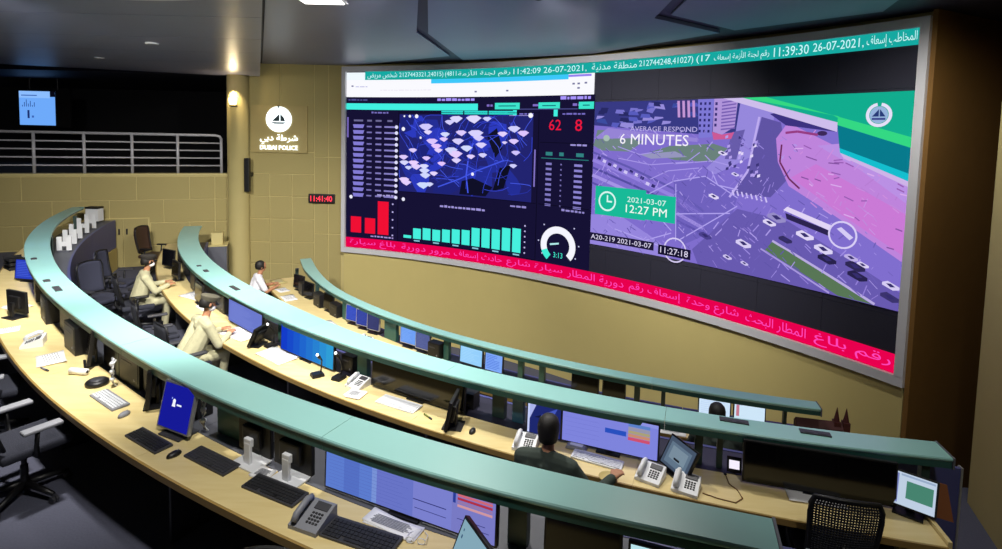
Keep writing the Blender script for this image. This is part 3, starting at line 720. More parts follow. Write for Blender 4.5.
a.poly([(.842, .288), (.851, .322), (.972, .188), (.935, .188)], (88, 118, 86), 6)                                   # green median
a.line([(.851, .325), (.975, .19)], .003, (186, 172, 226), 6, ASP).line([(.836, .29), (.925, .19)], .0022, (168, 152, 222), 6, ASP)
a.poly([(.848, .68), (.862, .735), (1.0, .56), (1.0, .33), (.925, .44), (.868, .52), (.852, .60)], (190, 132, 220), 5)  # sandy plot
a.poly([(.87, .55), (.90, .60), (1.0, .47), (1.0, .35), (.93, .45)], (202, 122, 214), 6)
a.poly([(.90, .66), (.93, .67), (1.0, .565), (1.0, .50), (.95, .59)], (186, 144, 228), 6)
a.poly([(.838, .765), (.852, .77), (.922, .728), (.922, .705), (.86, .725)], (60, 50, 128), 6)
for k in range(40):
    x, v = rnd.uniform(.872, .996), rnd.uniform(.36, .66)
    if v > .755 - (x - .85) * 1.35 or v < .55 - (x - .868) * 1.6: continue
    a.line([(x, v), (x + rnd.uniform(.004, .014), v + rnd.uniform(-.012, .006))], .0014, rnd.choice([(150, 92, 178), (216, 170, 236), (130, 80, 160)]), 7, ASP)
a.line([(.856, .66), (.855, .60), (.868, .545), (.882, .515)], .0022, (110, 40, 90), 7, ASP).line([(.86, .70), (.875, .705), (.90, .695)], .003, (150, 60, 130), 7, ASP)
a.ell(.905, .70, .006, .008, (60, 40, 90), 7)
a.poly([(.863, .437), (.868, .450), (.922, .408), (.921, .39)], (226, 214, 246), 7).poly([(.866, .428), (.921, .39), (.921, .372), (.868, .408)], (44, 36, 80), 7)   # bus
def car(x, v, c, s=1.0): 
    a.poly([(x - .011 * s, v + .010 * s), (x - .004 * s, v + .018 * s), (x + .011 * s, v + .002 * s), (x + .011 * s, v - .008 * s), (x + .003 * s, v - .014 * s), (x - .011 * s, v)], c, 7)
    a.poly([(x - .006 * s, v + .008 * s), (x, v + .010 * s), (x + .006 * s, v), (x, v - .004 * s)], (54, 46, 110), 8)
for x, v, c, s in ((.846, .385, (222, 212, 246), .8), (.855, .405, (150, 140, 200), 1.1), (.868, .335, (52, 46, 96), .8), (.892, .36, (226, 216, 248), 1), (.915, .325, (220, 212, 246), 1), (.92, .295, (40, 34, 76), 1), (.947, .315, (190, 176, 230), .7), (.952, .29, (46, 40, 84), 1), (.955, .262, (40, 34, 76), 1), (.96, .30, (220, 210, 246), .6), (.99, .255, (214, 204, 244), .8), (.99, .22, (60, 52, 110), .9), (.812, .295, (216, 206, 246), 1), (.755, .30, (74, 64, 140), .9), (.79, .235, (206, 196, 240), .6), (.815, .225, (206, 196, 240), .5), (.765, .455, (226, 216, 248), .7), (.775, .62, (224, 214, 248), .6), (.795, .545, (214, 204, 246), .5)): car(x, v, c, s)
for x, v, s in ((.936, .383, 1), (.708, .224, 1.15)): a.ring(x, v, .0165 * s, .0165 * s * ASP, .0022, .0022 * ASP, (216, 206, 246), 9)
a.poly([(.929, .40), (.934, .407), (.948, .38), (.944, .37)], (214, 204, 246), 8)
for k in range(520):                                                                                             # fine clutter: kerbs, markings, shrubs
    x, v = rnd.uniform(.557, .99), rnd.uniform(.195, .70); 
    if v > .74 - max(0, x - .84) * 1.1: continue
    ang = rnd.choice([-.6, -.5, .9, 1.2, -.75]) + rnd.uniform(-.15, .15); L = rnd.uniform(.003, .014)
    c = rnd.choice([(160, 142, 228), (176, 158, 236), (96, 84, 168), (110, 96, 184), (146, 126, 214)])
    if x > .875 and v > .50 - (x - .868) * 1.0: c = rnd.choice([(200, 146, 226), (184, 126, 212), (206, 142, 222), (192, 136, 218)])
    a.line([(x, v), (x + L * math.cos(ang), v + L * math.sin(ang) * ASP)], rnd.uniform(.0006, .0016), c, 6.5, ASP)
# green corner banner and emblem
a.poly([(.772, .824), (.80, .824), (.922, .760), (.922, .705)], (206, 190, 236), 7)
a.poly([(.80, .824), (1.0, .824), (1.0, .66), (.922, .735)], (18, 172, 142), 8)
a.poly([(.80, .824), (.832, .824), (1.0, .692), (1.0, .662), (.922, .727), (.922, .755)], (52, 216, 132), 9)
a.poly([(.922, .727), (1.0, .662), (1.0, .588), (.926, .655)], (8, 122, 140), 9).poly([(.926, .655), (1.0, .588), (1.0, .566), (.927, .640)], (20, 190, 206), 9).poly([(.927, .640), (1.0, .566), (1.0, .55), (.93, .628)], (206, 180, 232), 8)
a.ring(.966, .757, .0135, .0135 * ASP, .0035, .0035 * ASP, (230, 224, 250), 10, 100, 440).ell(.966, .757, .0095, .0095 * ASP, (150, 180, 220), 10).poly([(.959, .752), (.966, .752), (.966, .774)], (40, 60, 120), 11).poly([(.967, .774), (.967, .752), (.973, .752)], (40, 60, 120), 11).rect(.959, .742, .973, .748, (60, 70, 140), 11)
# caption, date box, overlay print
ex += [text_at('6 MINUTES', .604, .642, .722, .686, (248, 244, 255), 9), text_at('AVERAGE RESPOND', .622, .698, .735, .718, (190, 180, 236), 9)]
a.rect(.562, .325, .655, .452, (24, 186, 152), 9).rect(.62, .330, .706, .438, (24, 186, 152), 9).ring(.585, .388, .0165, .0165 * ASP, .0028, .0028 * ASP, (220, 250, 246), 10).rect(.584, .388, .5865, .415, (220, 250, 246), 10).rect(.584, .384, .594, .391, (220, 250, 246), 10)
ex += [text_at('2021-03-07', .622, .395, .690, .418, (220, 250, 246), 10), text_at('12:27 PM', .620, .350, .692, .384, (246, 255, 250), 10)]
a.rect(.5535, .205, .672, .240, (30, 24, 56), 8).rect(.680, .196, .734, .236, (22, 18, 48), 10)
ex += [text_at('A20-219 2021-03-07', .556, .212, .668, .233, (226, 220, 246), 9), text_at('11:27:18', .684, .204, .730, .229, (226, 220, 246), 11)]
art_mesh('traffic_picture', a, ledmap, vw, 1 / 24, ex)
# ------------------------------------------------------------------ the three curved consoles
ROWS = {
    1: dict(rin=17.60, rout=17.92, zt=2.26, zw=1.84, zf=1.10, zl=0.60, t0=-159.3, t1=-107.6, wout=18.31, rb=17.40, nm='nearest'),
    2: dict(rin=15.42, rout=15.74, zt=1.76, zw=1.34, zf=0.60, zl=0.00, t0=-158.2, t1=-101.6, wout=16.13, rb=15.22, nm='middle'),
    3: dict(rin=13.38, rout=13.60, zt=1.16, zw=0.74, zf=0.00, zl=-0.02, t0=-150.6, t1=-102.8, wout=14.02, rb=13.24, nm='farthest'),
}
# the arcs are not perfect circles: their edges drift by a few centimetres along the sweep
EDGE_O = {1: [(-159.3, 18.13), (-152, 18.08), (-144.6, 18.0), (-140.4, 17.93), (-136, 17.88), (-130, 17.85), (-125, 17.86), (-121, 17.93), (-113.5, 17.95), (-109.3, 17.88), (-107.6, 17.85)],
          2: [(-158.2, 15.76), (-152, 15.74), (-133, 15.70), (-121, 15.77), (-112.7, 15.78), (-108, 15.71), (-103.8, 15.67), (-101.6, 15.61)],
          3: [(-150.6, 13.20), (-147.5, 13.32), (-138.3, 13.50), (-131, 13.56), (-121, 13.58), (-102.8, 13.66)]}
EDGE_I = {1: [(-159.3, 17.9), (-153, 17.82), (-146.8, 17.70), (-141.4, 17.62), (-132, 17.55), (-125, 17.56), (-121, 17.62), (-112, 17.63), (-107.6, 17.58)],
          2: [(-158.2, 15.36), (-138.5, 15.28), (-129.3, 15.30), (-123.2, 15.43), (-117.8, 15.48), (-109, 15.46), (-102.5, 15.38), (-101.3, 15.34)],
          3: [(-150.6, 12.95), (-138.4, 13.31), (-126, 13.42), (-117, 13.41), (-102.8, 13.46)]}
def edge(tab, th):
    def f(x):
        if x <= tab[0][0]: return tab[0][1]
        for (a, ra), (b, rb) in zip(tab, tab[1:]):
            if x <= b: return ra + (rb - ra) * (x - a) / (b - a)
        return tab[-1][1]
    return sum(f(th + q) for q in (-2, -1, 0, 1, 2)) / 5
def arc_edge(bm, k, th0, th1, prof, step=0.7):
    """sweep a profile [(side, offset, z)]: side 'i'/'o' measures from the inner or outer edge of console k"""
    n = max(2, int(abs(th1 - th0) / step) + 1); rings = []
    for i in range(n + 1):
        th = th0 + (th1 - th0) * i / n; t = R(th); c, s = math.cos(t), math.sin(t); e = {'i': edge(EDGE_I[k], th), 'o': edge(EDGE_O[k], th), 'b': ROWS[k]['rb'], 'w': ROWS[k]['wout']}
        rings.append([bm.verts.new((CX + (e[q] + o) * c, CY + (e[q] + o) * s, z)) for q, o, z in prof])
    m = len(prof)
    for a, b in zip(rings, rings[1:]):
        for j in range(m): bm.faces.new((a[j], a[(j + 1) % m], b[(j + 1) % m], b[j]))
    bm.faces.new(rings[0]); bm.faces.new(rings[-1][::-1])
POSTS = {  # (theta, width, material)
    1: [(-155, .06, 'post'), (-147, .06, 'post'), (-138, .06, 'post'), (-131.5, .55, 'slate'), (-126.0, .08, 'post'), (-119.95, .30, 'teal_dark'), (-112.0, .12, 'post'), (-108.2, .1, 'post')],
    2: [(-154, .06, 'post'), (-145, .06, 'post'), (-136.8, .1, 'post'), (-128.6, .18, 'teal_dark'), (-122.6, .16, 'teal_dark'), (-115.75, .14, 'post'), (-114.95, .12, 'post_blue'), (-108.6, .07, 'post'), (-107.95, .05, 'post'), (-102.2, .06, 'post')],
    3: [(-147, .05, 'post'), (-141, .06, 'post'), (-135.6, .14, 'teal_dark'), (-129.6, .3, 'teal_dark'), (-124.2, .1, 'teal_dark'), (-118.6, .08, 'teal_dark'), (-117.2, .08, 'teal_dark'), (-111.6, .07, 'post'), (-110.2, .05, 'post'), (-104.2, .04, 'post')],
}
OUTLETS = {1: [(-139.63, 17.83, .10), (-134.6, 17.79, .12), (-132.95, 17.755, .26)], 2: [(-141.25, 15.58, .08), (-139.6, 15.56, .16), (-134.5, 15.53, .30), (-107.55, 15.52, .24), (-105.16, 15.51, .24)], 3: [(-146.5, 13.48, .08)]}
for k, d in ROWS.items():
    # desk: worktop boards, edge band, navy front panels, plinth, end panel
    dk = empty('console_desk', (0, 0, 0), 0, 'curved maple desk with navy front panel, the %s of the three consoles' % d['nm'], 'desk')
    d1 = {1: d['t1'], 2: -102.5, 3: -100.9}[k]; d0 = d['t0'] - (1.7 if k == 1 else 0); n = max(3, round((d1 - d0) * 0.0175 * d['wout'] / 2.2)); st = (d1 - d0) / n
    wid = 0.0 if k != 1 else 0.06
    for i in range(n):
        a0, a1 = d0 + st * i, d0 + st * (i + 1); g = 0.004
        bm = NB(); arc_edge(bm, k, a0 + g, a1 - g, [('o', -0.07, d['zw'] - 0.035), ('w', -0.018, d['zw'] - 0.035), ('w', -0.018, d['zw']), ('o', -0.07, d['zw'])]); fin('worktop_board', bm, M['maple'], dk)
        bm = NB(); arc_edge(bm, k, a0 + g, a1 - g, [('b', 0.036, d['zw'] - 0.045), ('o', -0.08, d['zw'] - 0.045), ('o', -0.08, d['zw'] - 0.004), ('b', 0.036, d['zw'] - 0.004)]); fin('cable_ledge', bm, M['slate' if k == 1 else 'ledge'], dk)
        bm = NB(); arc_slab(bm, a0 + g, a1 - g, rect_prof(d['wout'] - 0.018, d['wout'], d['zw'] - 0.05, d['zw'])); fin('edge_band', bm, M['maple_edge'], dk)
        bm = NB(); arc_slab(bm, a0 + 0.02, a1 - 0.02, rect_prof(d['rb'], d['rb'] + 0.035, d['zl'] + 0.55, d['zw'])); fin('front_panel', bm, M['navy'], dk)
        bm = NB(); arc_slab(bm, a0 + 0.02, a1 - 0.02, rect_prof(d['rb'] - 0.02, d['rb'] + 0.03, d['zl'], d['zl'] + 0.54)); fin('plinth_panel', bm, M['plinth'], dk)
        # dark knee panel and leg frame below the worktop
        bm = NB(); arc_slab(bm, a0 + 0.02, a1 - 0.02, rect_prof(d['rb'] + 0.12, d['rb'] + 0.15, d['zf'], d['zw'] - 0.04)); fin('knee_panel', bm, M['black'], dk)
        x, y = pol(a0 + 0.3, (d['rb'] + d['wout']) / 2); bm = NB(); box(bm, (0, 0, (d['zf'] + d['zw'] - 0.04) / 2), (0.03, 0.5, d['zw'] - 0.04 - d['zf']), 0.004, T(x, y, 0) @ RZ(a0 + 0.3 + 90)); fin('support', bm, M['dgrey'], dk)
    if k < 3:   # the front panel runs on past the desk's right end, with a pale edge
        ext = 1.0 if k == 2 else 0.7
        bm = NB(); arc_slab(bm, d1 + 0.02, d['t1'] + ext, rect_prof(d['rb'], d['rb'] + 0.035, d['zl'], d['zw'] + 0.15)); fin('end_wing', bm, M['navy'], dk)
        bm = NB(); arc_slab(bm, d['t1'] + ext, d['t1'] + ext + 0.06, rect_prof(d['rb'] - 0.01, d['rb'] + 0.045, d['zl'], d['zw'] + 0.16)); fin('wing_edge', bm, M['silver'], dk)
        bm = NB(); x, y = pol(d1 + 0.07, (d['rb'] + d['wout']) / 2)
        box(bm, (0, 0, (d['zf'] + d['zw'] + 0.03) / 2), (0.03, d['wout'] - d['rb'] - 0.06, d['zw'] + 0.03 - d['zf']), 0.004, T(x, y, 0) @ RZ(d1 + 90)); fin('end_panel', bm, M['maple'], dk)
    # raised counter
    ct = empty('console_counter', (0, 0, 0), 0, 'raised teal counter shelf on posts along the %s console' % d['nm'], 'counter')
    n2 = max(3, round((d['t1'] - d['t0']) / 8)); st = (d['t1'] - d['t0']) / n2
    for i in range(n2):
        a0, a1 = d['t0'] + st * i, d['t0'] + st * (i + 1); g = 0.006
        bm = NB(); arc_edge(bm, k, a0 + g, a1 - g, [('i', 0, d['zt'] - 0.035), ('o', -0.01, d['zt'] - 0.035), ('o', 0, d['zt'] - 0.02), ('o', 0, d['zt'] - 0.008), ('o', -0.008, d['zt']), ('i', 0.008, d['zt']), ('i', 0, d['zt'] - 0.008)]); fin('top_board', bm, M['teal'], ct, False)
        bm = NB(); arc_edge(bm, k, a0 + g, a1 - g, [('o', -0.035, d['zt'] - 0.09), ('o', -0.012, d['zt'] - 0.09), ('o', -0.012, d['zt'] - 0.035), ('o', -0.035, d['zt'] - 0.035)]); fin('fascia', bm, M['teal_dark'], ct)
        bm = NB(); arc_edge(bm, k, a0 + g, a1 - g, [('i', 0.02, d['zt'] - 0.07), ('i', 0.045, d['zt'] - 0.07), ('i', 0.045, d['zt'] - 0.035), ('i', 0.02, d['zt'] - 0.035)]); fin('fascia', bm, M['teal_dark'], ct)
    bm = NB(); arc_edge(bm, k, d['t1'], d['t1'] + 0.05, [('i', -0.004, d['zt'] - 0.09), ('o', 0.004, d['zt'] - 0.09), ('o', 0.004, d['zt'] + 0.003), ('i', -0.004, d['zt'] + 0.003)]); fin('end_cap', bm, M['slate'], ct)
    for th, wd, mm in POSTS[k]:
        x, y = pol(th, (d['rin'] + d['rout']) / 2 - 0.03); h = d['zt'] - 0.035 - d['zw']
        bm = NB(); box(bm, (0, 0, d['zw'] + h / 2), (wd, 0.07, h), 0.008, T(x, y, 0) @ RZ(th + 90)); fin('post', bm, M[mm], ct)
    for th, r, wd in OUTLETS[k]:
        x, y = pol(th, r); bm = NB(); box(bm, (0, 0, 0), (wd, 0.07, 0.012), 0.003, T(x, y, d['zt'] + 0.005) @ RZ(th + 90))
        for q in (-1, 1): box(bm, (q * wd * 0.22, 0, 0.007), (wd * 0.3, 0.045, 0.004), 0.001, T(x, y, d['zt'] + 0.005) @ RZ(th + 90))
        fin('outlet_plate', bm, M['dgrey'], ct)

# ------------------------------------------------------------------ builders of desk things
def grid_shell(bm, f, nu, nv, off):
    """closed thin shell: f(u, v) front surface, shifted by vector off for the back"""
    off = Vector(off); A = [[bm.verts.new(f(i / nu, j / nv)) for j in range(nv + 1)] for i in range(nu + 1)]
    B = [[bm.verts.new(A[i][j].co + off) for j in range(nv + 1)] for i in range(nu + 1)]
    for i in range(nu):
        for j in range(nv):
            bm.faces.new((A[i][j], A[i + 1][j], A[i + 1][j + 1], A[i][j + 1])); bm.faces.new((B[i][j + 1], B[i + 1][j + 1], B[i + 1][j], B[i][j]))
    ed_ = [(i, 0) for i in range(nu)] + [(nu, j) for j in range(nv)] + [(i, nv) for i in range(nu, 0, -1)] + [(0, j) for j in range(nv, 0, -1)]
    for k in range(len(ed_)):
        (i, j), (i2, j2) = ed_[k], ed_[(k + 1) % len(ed_)]
        bm.faces.new((A[i][j], B[i][j], B[i2][j2], A[i2][j2]))

def monitor(th, r, z, w, h, label, art=None, lift=0.03, yaw=0, tilt=6, housing='black', stand='black', base=(0.22, 0.16), bez=0.014, group=None, ex=None, stand_off=0.06, name='monitor'):
    t = desk_thing(name, th, r, z, yaw, label, 'monitor', group)
    mx = T(0, 0, lift) @ RX(-tilt)
    bm = NB(); box(bm, (0, 0.016, h / 2), (w, 0.032, h), 0.006, mx); box(bm, (0, 0.045, h / 2), (w * 0.55, 0.04, h * 0.55), 0.014, mx); hs = fin('housing', bm, M[housing], t)
    if art is None:
        bm = NB(); box(bm, (0, -0.001, h / 2), (w - 2 * bez, 0.004, h - 2 * bez), 0.0, mx); fin('screen', bm, M['gloss'], t)
    else:
        mm = mx
        art_mesh('screen', art, lambda u, v, l: tuple(mm @ Vector(((u - 0.5) * (w - 2 * bez), -0.0015 - 0.0006 * l, bez + v * (h - 2 * bez)))), t, None, ex)
    top = mx @ Vector((0, 0.05, h * 0.4)); bm = NB()
    box(bm, (0, 0.085, top.z / 2), (0.06, 0.025, top.z), 0.006); box(bm, (0, 0.07, top.z), (0.07, 0.05, 0.06), 0.008); fin('stand_neck', bm, M[stand], t)
    bm = NB(); box(bm, (0, stand_off, 0.007), (base[0], base[1], 0.014), 0.005); fin('stand_base', bm, M[stand], t)
    return t

def keyboard(th, r, z, label, yaw=0, w=0.44, dp=0.135, body='dgrey', key='key', group=None):
    t = desk_thing('keyboard', th, r, z, yaw, label, 'keyboard', group)
    bm = NB(); box(bm, (0, 0, 0.010), (w, dp, 0.018), 0.006, RX(3)); fin('body', bm, M[body], t)
    bm = NB(); nx = 15; kw = (w - 0.03) / nx
    for j in range(5):
        for i in range(nx):
            if j == 0 and 3 < i < 9:
                if i == 6: box(bm, (0, -dp / 2 + 0.022, 0.022), (kw * 5 - 0.003, 0.018, 0.007), 0, RX(3))
                continue
            box(bm, (-w / 2 + 0.015 + kw * (i + 0.5), -dp / 2 + 0.022 + j * (dp - 0.03) / 5, 0.022), (kw - 0.003, (dp - 0.03) / 5 - 0.004, 0.007), 0, RX(3))
    o = fin('keys', bm, M[key], t); o['kind'] = 'stuff'
    return t

def mouse(th, r, z, label, yaw=0, m='black'):
    t = desk_thing('mouse', th, r, z, yaw, label, 'mouse')
    bm = NB(); lathe(bm, [(0.030, 0.0), (0.032, 0.008), (0.029, 0.02), (0.021, 0.029), (0.008, 0.034)], 16, None, 0.95, 1.75); fin('shell', bm, M[m], t, True)
    bm = NB(); box(bm, (0, 0.028, 0.031), (0.005, 0.016, 0.007), 0.002); fin('wheel', bm, M['grey'], t)
    return t

def phone(th, r, z, label, yaw=0, body='white', group=None):
    t = desk_thing('desk_phone', th, r, z, yaw, label, 'telephone', group)
    prof = [(-0.10, 0.0), (0.10, 0.0), (0.10, 0.085), (0.08, 0.09), (-0.10, 0.025)]
    bm = NB(); prism(bm, prof, 0.21, Matrix(((0, 0, 1, -0.105), (1, 0, 0, 0), (0, 1, 0, 0), (0, 0, 0, 1)))); fin('body', bm, M[body], t)
    sl = T(0, 0, 0.06) @ RX(20)
    bm = NB(); tube(bm, [(-0.07, -0.09, 0.015), (-0.07, -0.055, 0.038), (-0.07, 0.05, 0.038), (-0.07, 0.085, 0.015)], [0.020, 0.021, 0.021, 0.020], 10); bmesh.ops.transform(bm, matrix=sl, verts=bm.verts); fin('handset', bm, M[body if body != 'dgrey' else 'grey'], t, True)
    bm = NB(); box(bm, (0.035, 0.055, 0.004), (0.10, 0.05, 0.008), 0.003, sl); fin('display', bm, M['dgrey'], t)
    bm = NB()
    for i in range(4):
        for j in range(4): box(bm, (0.002 + i * 0.022, 0.006 - j * 0.021, 0.003), (0.016, 0.013, 0.008), 0.002, sl, 1)
    fin('keypad', bm, M['key'], t)
    return t

def papers(th, r, z, label, yaw=0, w=0.21, dp=0.30, n=3, m='paper', cat='papers', name='paper_sheets', lines=True):
    t = desk_thing(name, th, r, z, yaw, label, cat)
    for i in range(n):
        bm = NB(); rw = random.uniform(-6, 6) if i else 0
        cz = 0.003 + i * 0.004; cv = random.uniform(0.004, 0.012)
        grid_shell(bm, lambda u, v: (w * (u - 0.5), dp * (v - 0.5), cz + cv * (2 * u - 1) ** 2 * (v ** 2) + 0.0025), 6, 6, (0, 0, -0.002))
        bmesh.ops.transform(bm, matrix=T(random.uniform(-.012, .012) if i else 0, random.uniform(-.012, .012) if i else 0, 0) @ RZ(rw), verts=bm.verts)
        fin('sheet', bm, M[m], t, True)
    if lines:
        bm = NB()
        for j in range(7): box(bm, (-w * 0.06 + w * 0.01 * (j % 3), dp * (0.28 - j * 0.09), 0.0052 + n * 0.004), (w * (0.62 + 0.06 * (j % 3)), 0.006, 0.0006))
        o = fin('print', bm, M['grey'], t)
    return t

def marker(th, r, z, label, yaw=0, m='green_m'):
    t = desk_thing('marker_pen', th, r, z, yaw, label, 'pen')
    bm = NB(); cyl(bm, (-0.06, 0, 0.010), (0.035, 0, 0.010), 0.009, n=12); fin('barrel', bm, M[m], t, True)
    bm = NB(); cyl(bm, (0.035, 0, 0.010), (0.075, 0, 0.010), 0.0105, 0.008, n=12); fin('cap', bm, M['dgrey'], t, True)

def gooseneck_mic(th, r, z, label, yaw=0, lean=(0.05, 0.02), dot=True):
    t = desk_thing('desk_microphone', th, r, z, yaw, label, 'microphone')
    bm = NB(); box(bm, (0, 0, 0.02), (0.13, 0.15, 0.04), 0.012, None, 2, (0.85, 0.85)); fin('base', bm, M['black'], t)
    bm = NB(); tube(bm, [(0, 0.04, 0.03), (0, 0.05, 0.12), (lean[0] * .4, 0.04, 0.20), (lean[0], lean[1], 0.26)], 0.009, 8); fin('neck', bm, M['black'], t, True)
    bm = NB(); tube(bm, [(lean[0], lean[1], 0.25), (lean[0] * 1.2, lean[1] - 0.02, 0.28), (lean[0] * 1.4, lean[1] - 0.04, 0.30)], [0.016, 0.020, 0.014], 10); fin('capsule', bm, M['black'], t, True)
    if dot:
        bm = NB(); bmesh.ops.create_icosphere(bm, subdivisions=1, radius=0.018, matrix=T(lean[0] * 1.42, lean[1] - 0.045, 0.315)); fin('indicator', bm, M['dot'], t, True)
    return t

def office_chair(x, y, z, rz, label, back='mesh', seat='fabric', pad='pad', tall=1.02, group='office chairs at the consoles', weave=False):
    """faces local +y; rz in radians"""
    t = empty('office_chair', (x, y, z), rz, label, 'chair', group)
    for k in range(5):
        a = R(72 * k + 18); c = Vector((math.cos(a), math.sin(a), 0))
        bm = NB(); tube(bm, [c * 0.02 + Vector((0, 0, 0.115)), c * 0.16 + Vector((0, 0, 0.10)), c * 0.31 + Vector((0, 0, 0.075))], [0.030, 0.024, 0.018], 8); lg = fin('leg', bm, M['black'], t, True)
        p = c * 0.31; s = Vector((-c.y, c.x, 0)) * 0.012
        bm = NB(); cyl(bm, p - s * 2 + Vector((0, 0, 0.028)), p - s * .4 + Vector((0, 0, 0.028)), 0.028, n=12); cyl(bm, p + s * .4 + Vector((0, 0, 0.028)), p + s * 2 + Vector((0, 0, 0.028)), 0.028, n=12); cyl(bm, p + Vector((0, 0, 0.03)), p + Vector((0, 0, 0.075)), 0.010, n=8); fin('caster', bm, M['dgrey'], lg)
    bm = NB(); cyl(bm, (0, 0, 0.10), (0, 0, 0.28), 0.028, n=14); cyl(bm, (0, 0, 0.28), (0, 0, 0.42), 0.020, n=14); box(bm, (0, 0, 0.425), (0.20, 0.24, 0.03), 0.008); fin('gas_lift', bm, M['black'], t)
    bm = NB(); box(bm, (0, 0.02, 0.475), (0.50, 0.48, 0.075), 0.034, None, 3); fin('seat', bm, M[seat], t, True)
    h = tall - 0.54
    def fb(u, v):
        s = 2 * u - 1; wv = 0.245 * (1 - 0.10 * (1 - v) - 0.22 * max(0, v - 0.82) ** 2 / 0.0324 * 0.6)
        return (s * wv, -0.235 - 0.09 * v + 0.05 * s * s - 0.02 * math.sin(v * 3.1), 0.56 + h * (v - 0.04 * s * s * v))
    bm = NB()
    if weave:      # open weave: thin strands both ways
        for i in range(1, 24):
            u0, u1 = i / 24 - 0.011, i / 24 + 0.011
            grid_shell(bm, lambda a_, b_: fb(u0 + (u1 - u0) * a_, b_), 1, 8, (0, -0.004, 0)); grid_shell(bm, lambda a_, b_: Vector(fb(b_, u0 + (u1 - u0) * a_)) + Vector((0, -0.004, 0)), 1, 6, (0, -0.004, 0))
    else: grid_shell(bm, fb, 8, 8, (0, -0.02 if back == 'mesh' else -0.05, 0))
    bk_ = fin('backrest', bm, M[back], t, True)
    if weave: bk_['kind'] = 'stuff'
    ring = [fb(i / 8, 0) for i in range(9)] + [fb(1, j / 8) for j in range(1, 9)] + [fb(i / 8, 1) for i in range(7, -1, -1)] + [fb(0, j / 8) for j in range(7, -1, -1)]
    bm = NB(); tube(bm, [Vector(p) + Vector((0, -0.008, 0)) for p in ring], 0.016, 8); fin('back_frame', bm, M['black'], t, True)
    bm = NB(); tube(bm, [(0, -0.05, 0.43), (0, -0.24, 0.44), (0, -0.31, 0.52), (0, -0.30, 0.72)], [0.03, 0.028, 0.026, 0.02], 8); fin('back_bar', bm, M['black'], t, True)
    for s in (-1, 1):
        bm = NB(); tube(bm, [(s * 0.16, 0.0, 0.43), (s * 0.28, 0.0, 0.45), (s * 0.305, -0.01, 0.55), (s * 0.305, 0.0, 0.665)], 0.018, 8); ar = fin('armrest', bm, M['black'], t, True)
        bm = NB(); box(bm, (s * 0.305, 0.03, 0.682), (0.085, 0.27, 0.032), 0.015, None, 3); fin('arm_pad', bm, M[pad], ar, True)
    return t

def chair_at(th, r, z, yaw, label, **kw):
    x, y = pol(th, r); return office_chair(x, y, z, R(th + 90 + yaw), label, **kw)
# ------------------------------------------------------------------ things on the nearest console
Z1, Z2, Z3 = 1.84, 1.34, 0.74
def greeks(a, x0, y0, x1, y1, n, rgb, layer=1):
    for k in range(n):
        v = y0 + (y1 - y0) * (k + 0.5) / n; a.rect(x0, v, x0 + (x1 - x0) * rnd.uniform(0.45, 1), v + (y1 - y0) / n * 0.28, rgb, layer)
def art_sheet(bg, ink, extra=None):
    a = Art(); a.rect(0, 0, 1, 1, bg)
    if ink: greeks(a, 0.06, 0.08, 0.9, 0.9, 9, ink)
    if extra: extra(a)
    return a
# wide spreadsheet screen
a = Art(); a.rect(0, 0, 1, 1, (96, 116, 196)); a.rect(0, 0.86, 0.77, 0.985, (118, 134, 208), 1)
for x0, x1, c in ((0.0, 0.12, (92, 124, 206)), (0.12, 0.22, (84, 112, 196)), (0.22, 0.30, (92, 124, 206)), (0.30, 0.33, (120, 146, 214)), (0.33, 0.55, (104, 116, 198)), (0.55, 0.77, (122, 128, 206))): a.rect(x0, 0, x1, 0.86, c, 1)
for k in range(9): a.rect(0.02, 0.1 + k * 0.08, 0.52 - 0.03 * (k % 3), 0.105 + k * 0.08, (84, 96, 180), 2)
a.rect(0.55, 0.40, 0.74, 0.42, (40, 44, 110), 2).rect(0.56, 0.22, 0.74, 0.235, (50, 54, 120), 2).rect(0.77, 0.0, 1.0, 1.0, (120, 122, 196), 1).rect(0.775, 0.62, 0.79, 1.0, (40, 60, 150), 2)
for k, c in enumerate([(214, 130, 150), (196, 70, 92), (206, 104, 120), (176, 50, 70), (150, 120, 170), (206, 150, 160)]): a.rect(0.80, 0.93 - k * 0.075, 0.985, 0.985 - k * 0.075, c, 2)
a.rect(0.80, 0.3, 0.95, 0.315, (50, 54, 120), 2).rect(0.82, 0.18, 0.97, 0.195, (50, 54, 120), 2)
monitor(-114.35, 17.84, Z1, 1.28, 0.315, 'ultra-wide screen with a blue spreadsheet and a red table at its right end', a, 0.015, 0, 2)
# blue logon screen
def fx(a):
    a.ell(.40, .62, .05, .06, (240, 244, 255), 1).poly([(.34, .50), (.46, .50), (.44, .60), (.36, .60)], (240, 244, 255), 1).rect(.50, .54, .66, .58, (230, 236, 255), 1).rect(.30, .66, .33, .70, (150, 170, 255), 1)
monitor(-121.15, 18.0, Z1, 0.37, 0.355, 'silver-framed square monitor showing a plain deep blue logon screen', art_sheet((22, 26, 150), None, fx), 0.045, 6, 14, 'silver', 'dgrey', (0.24, 0.18))
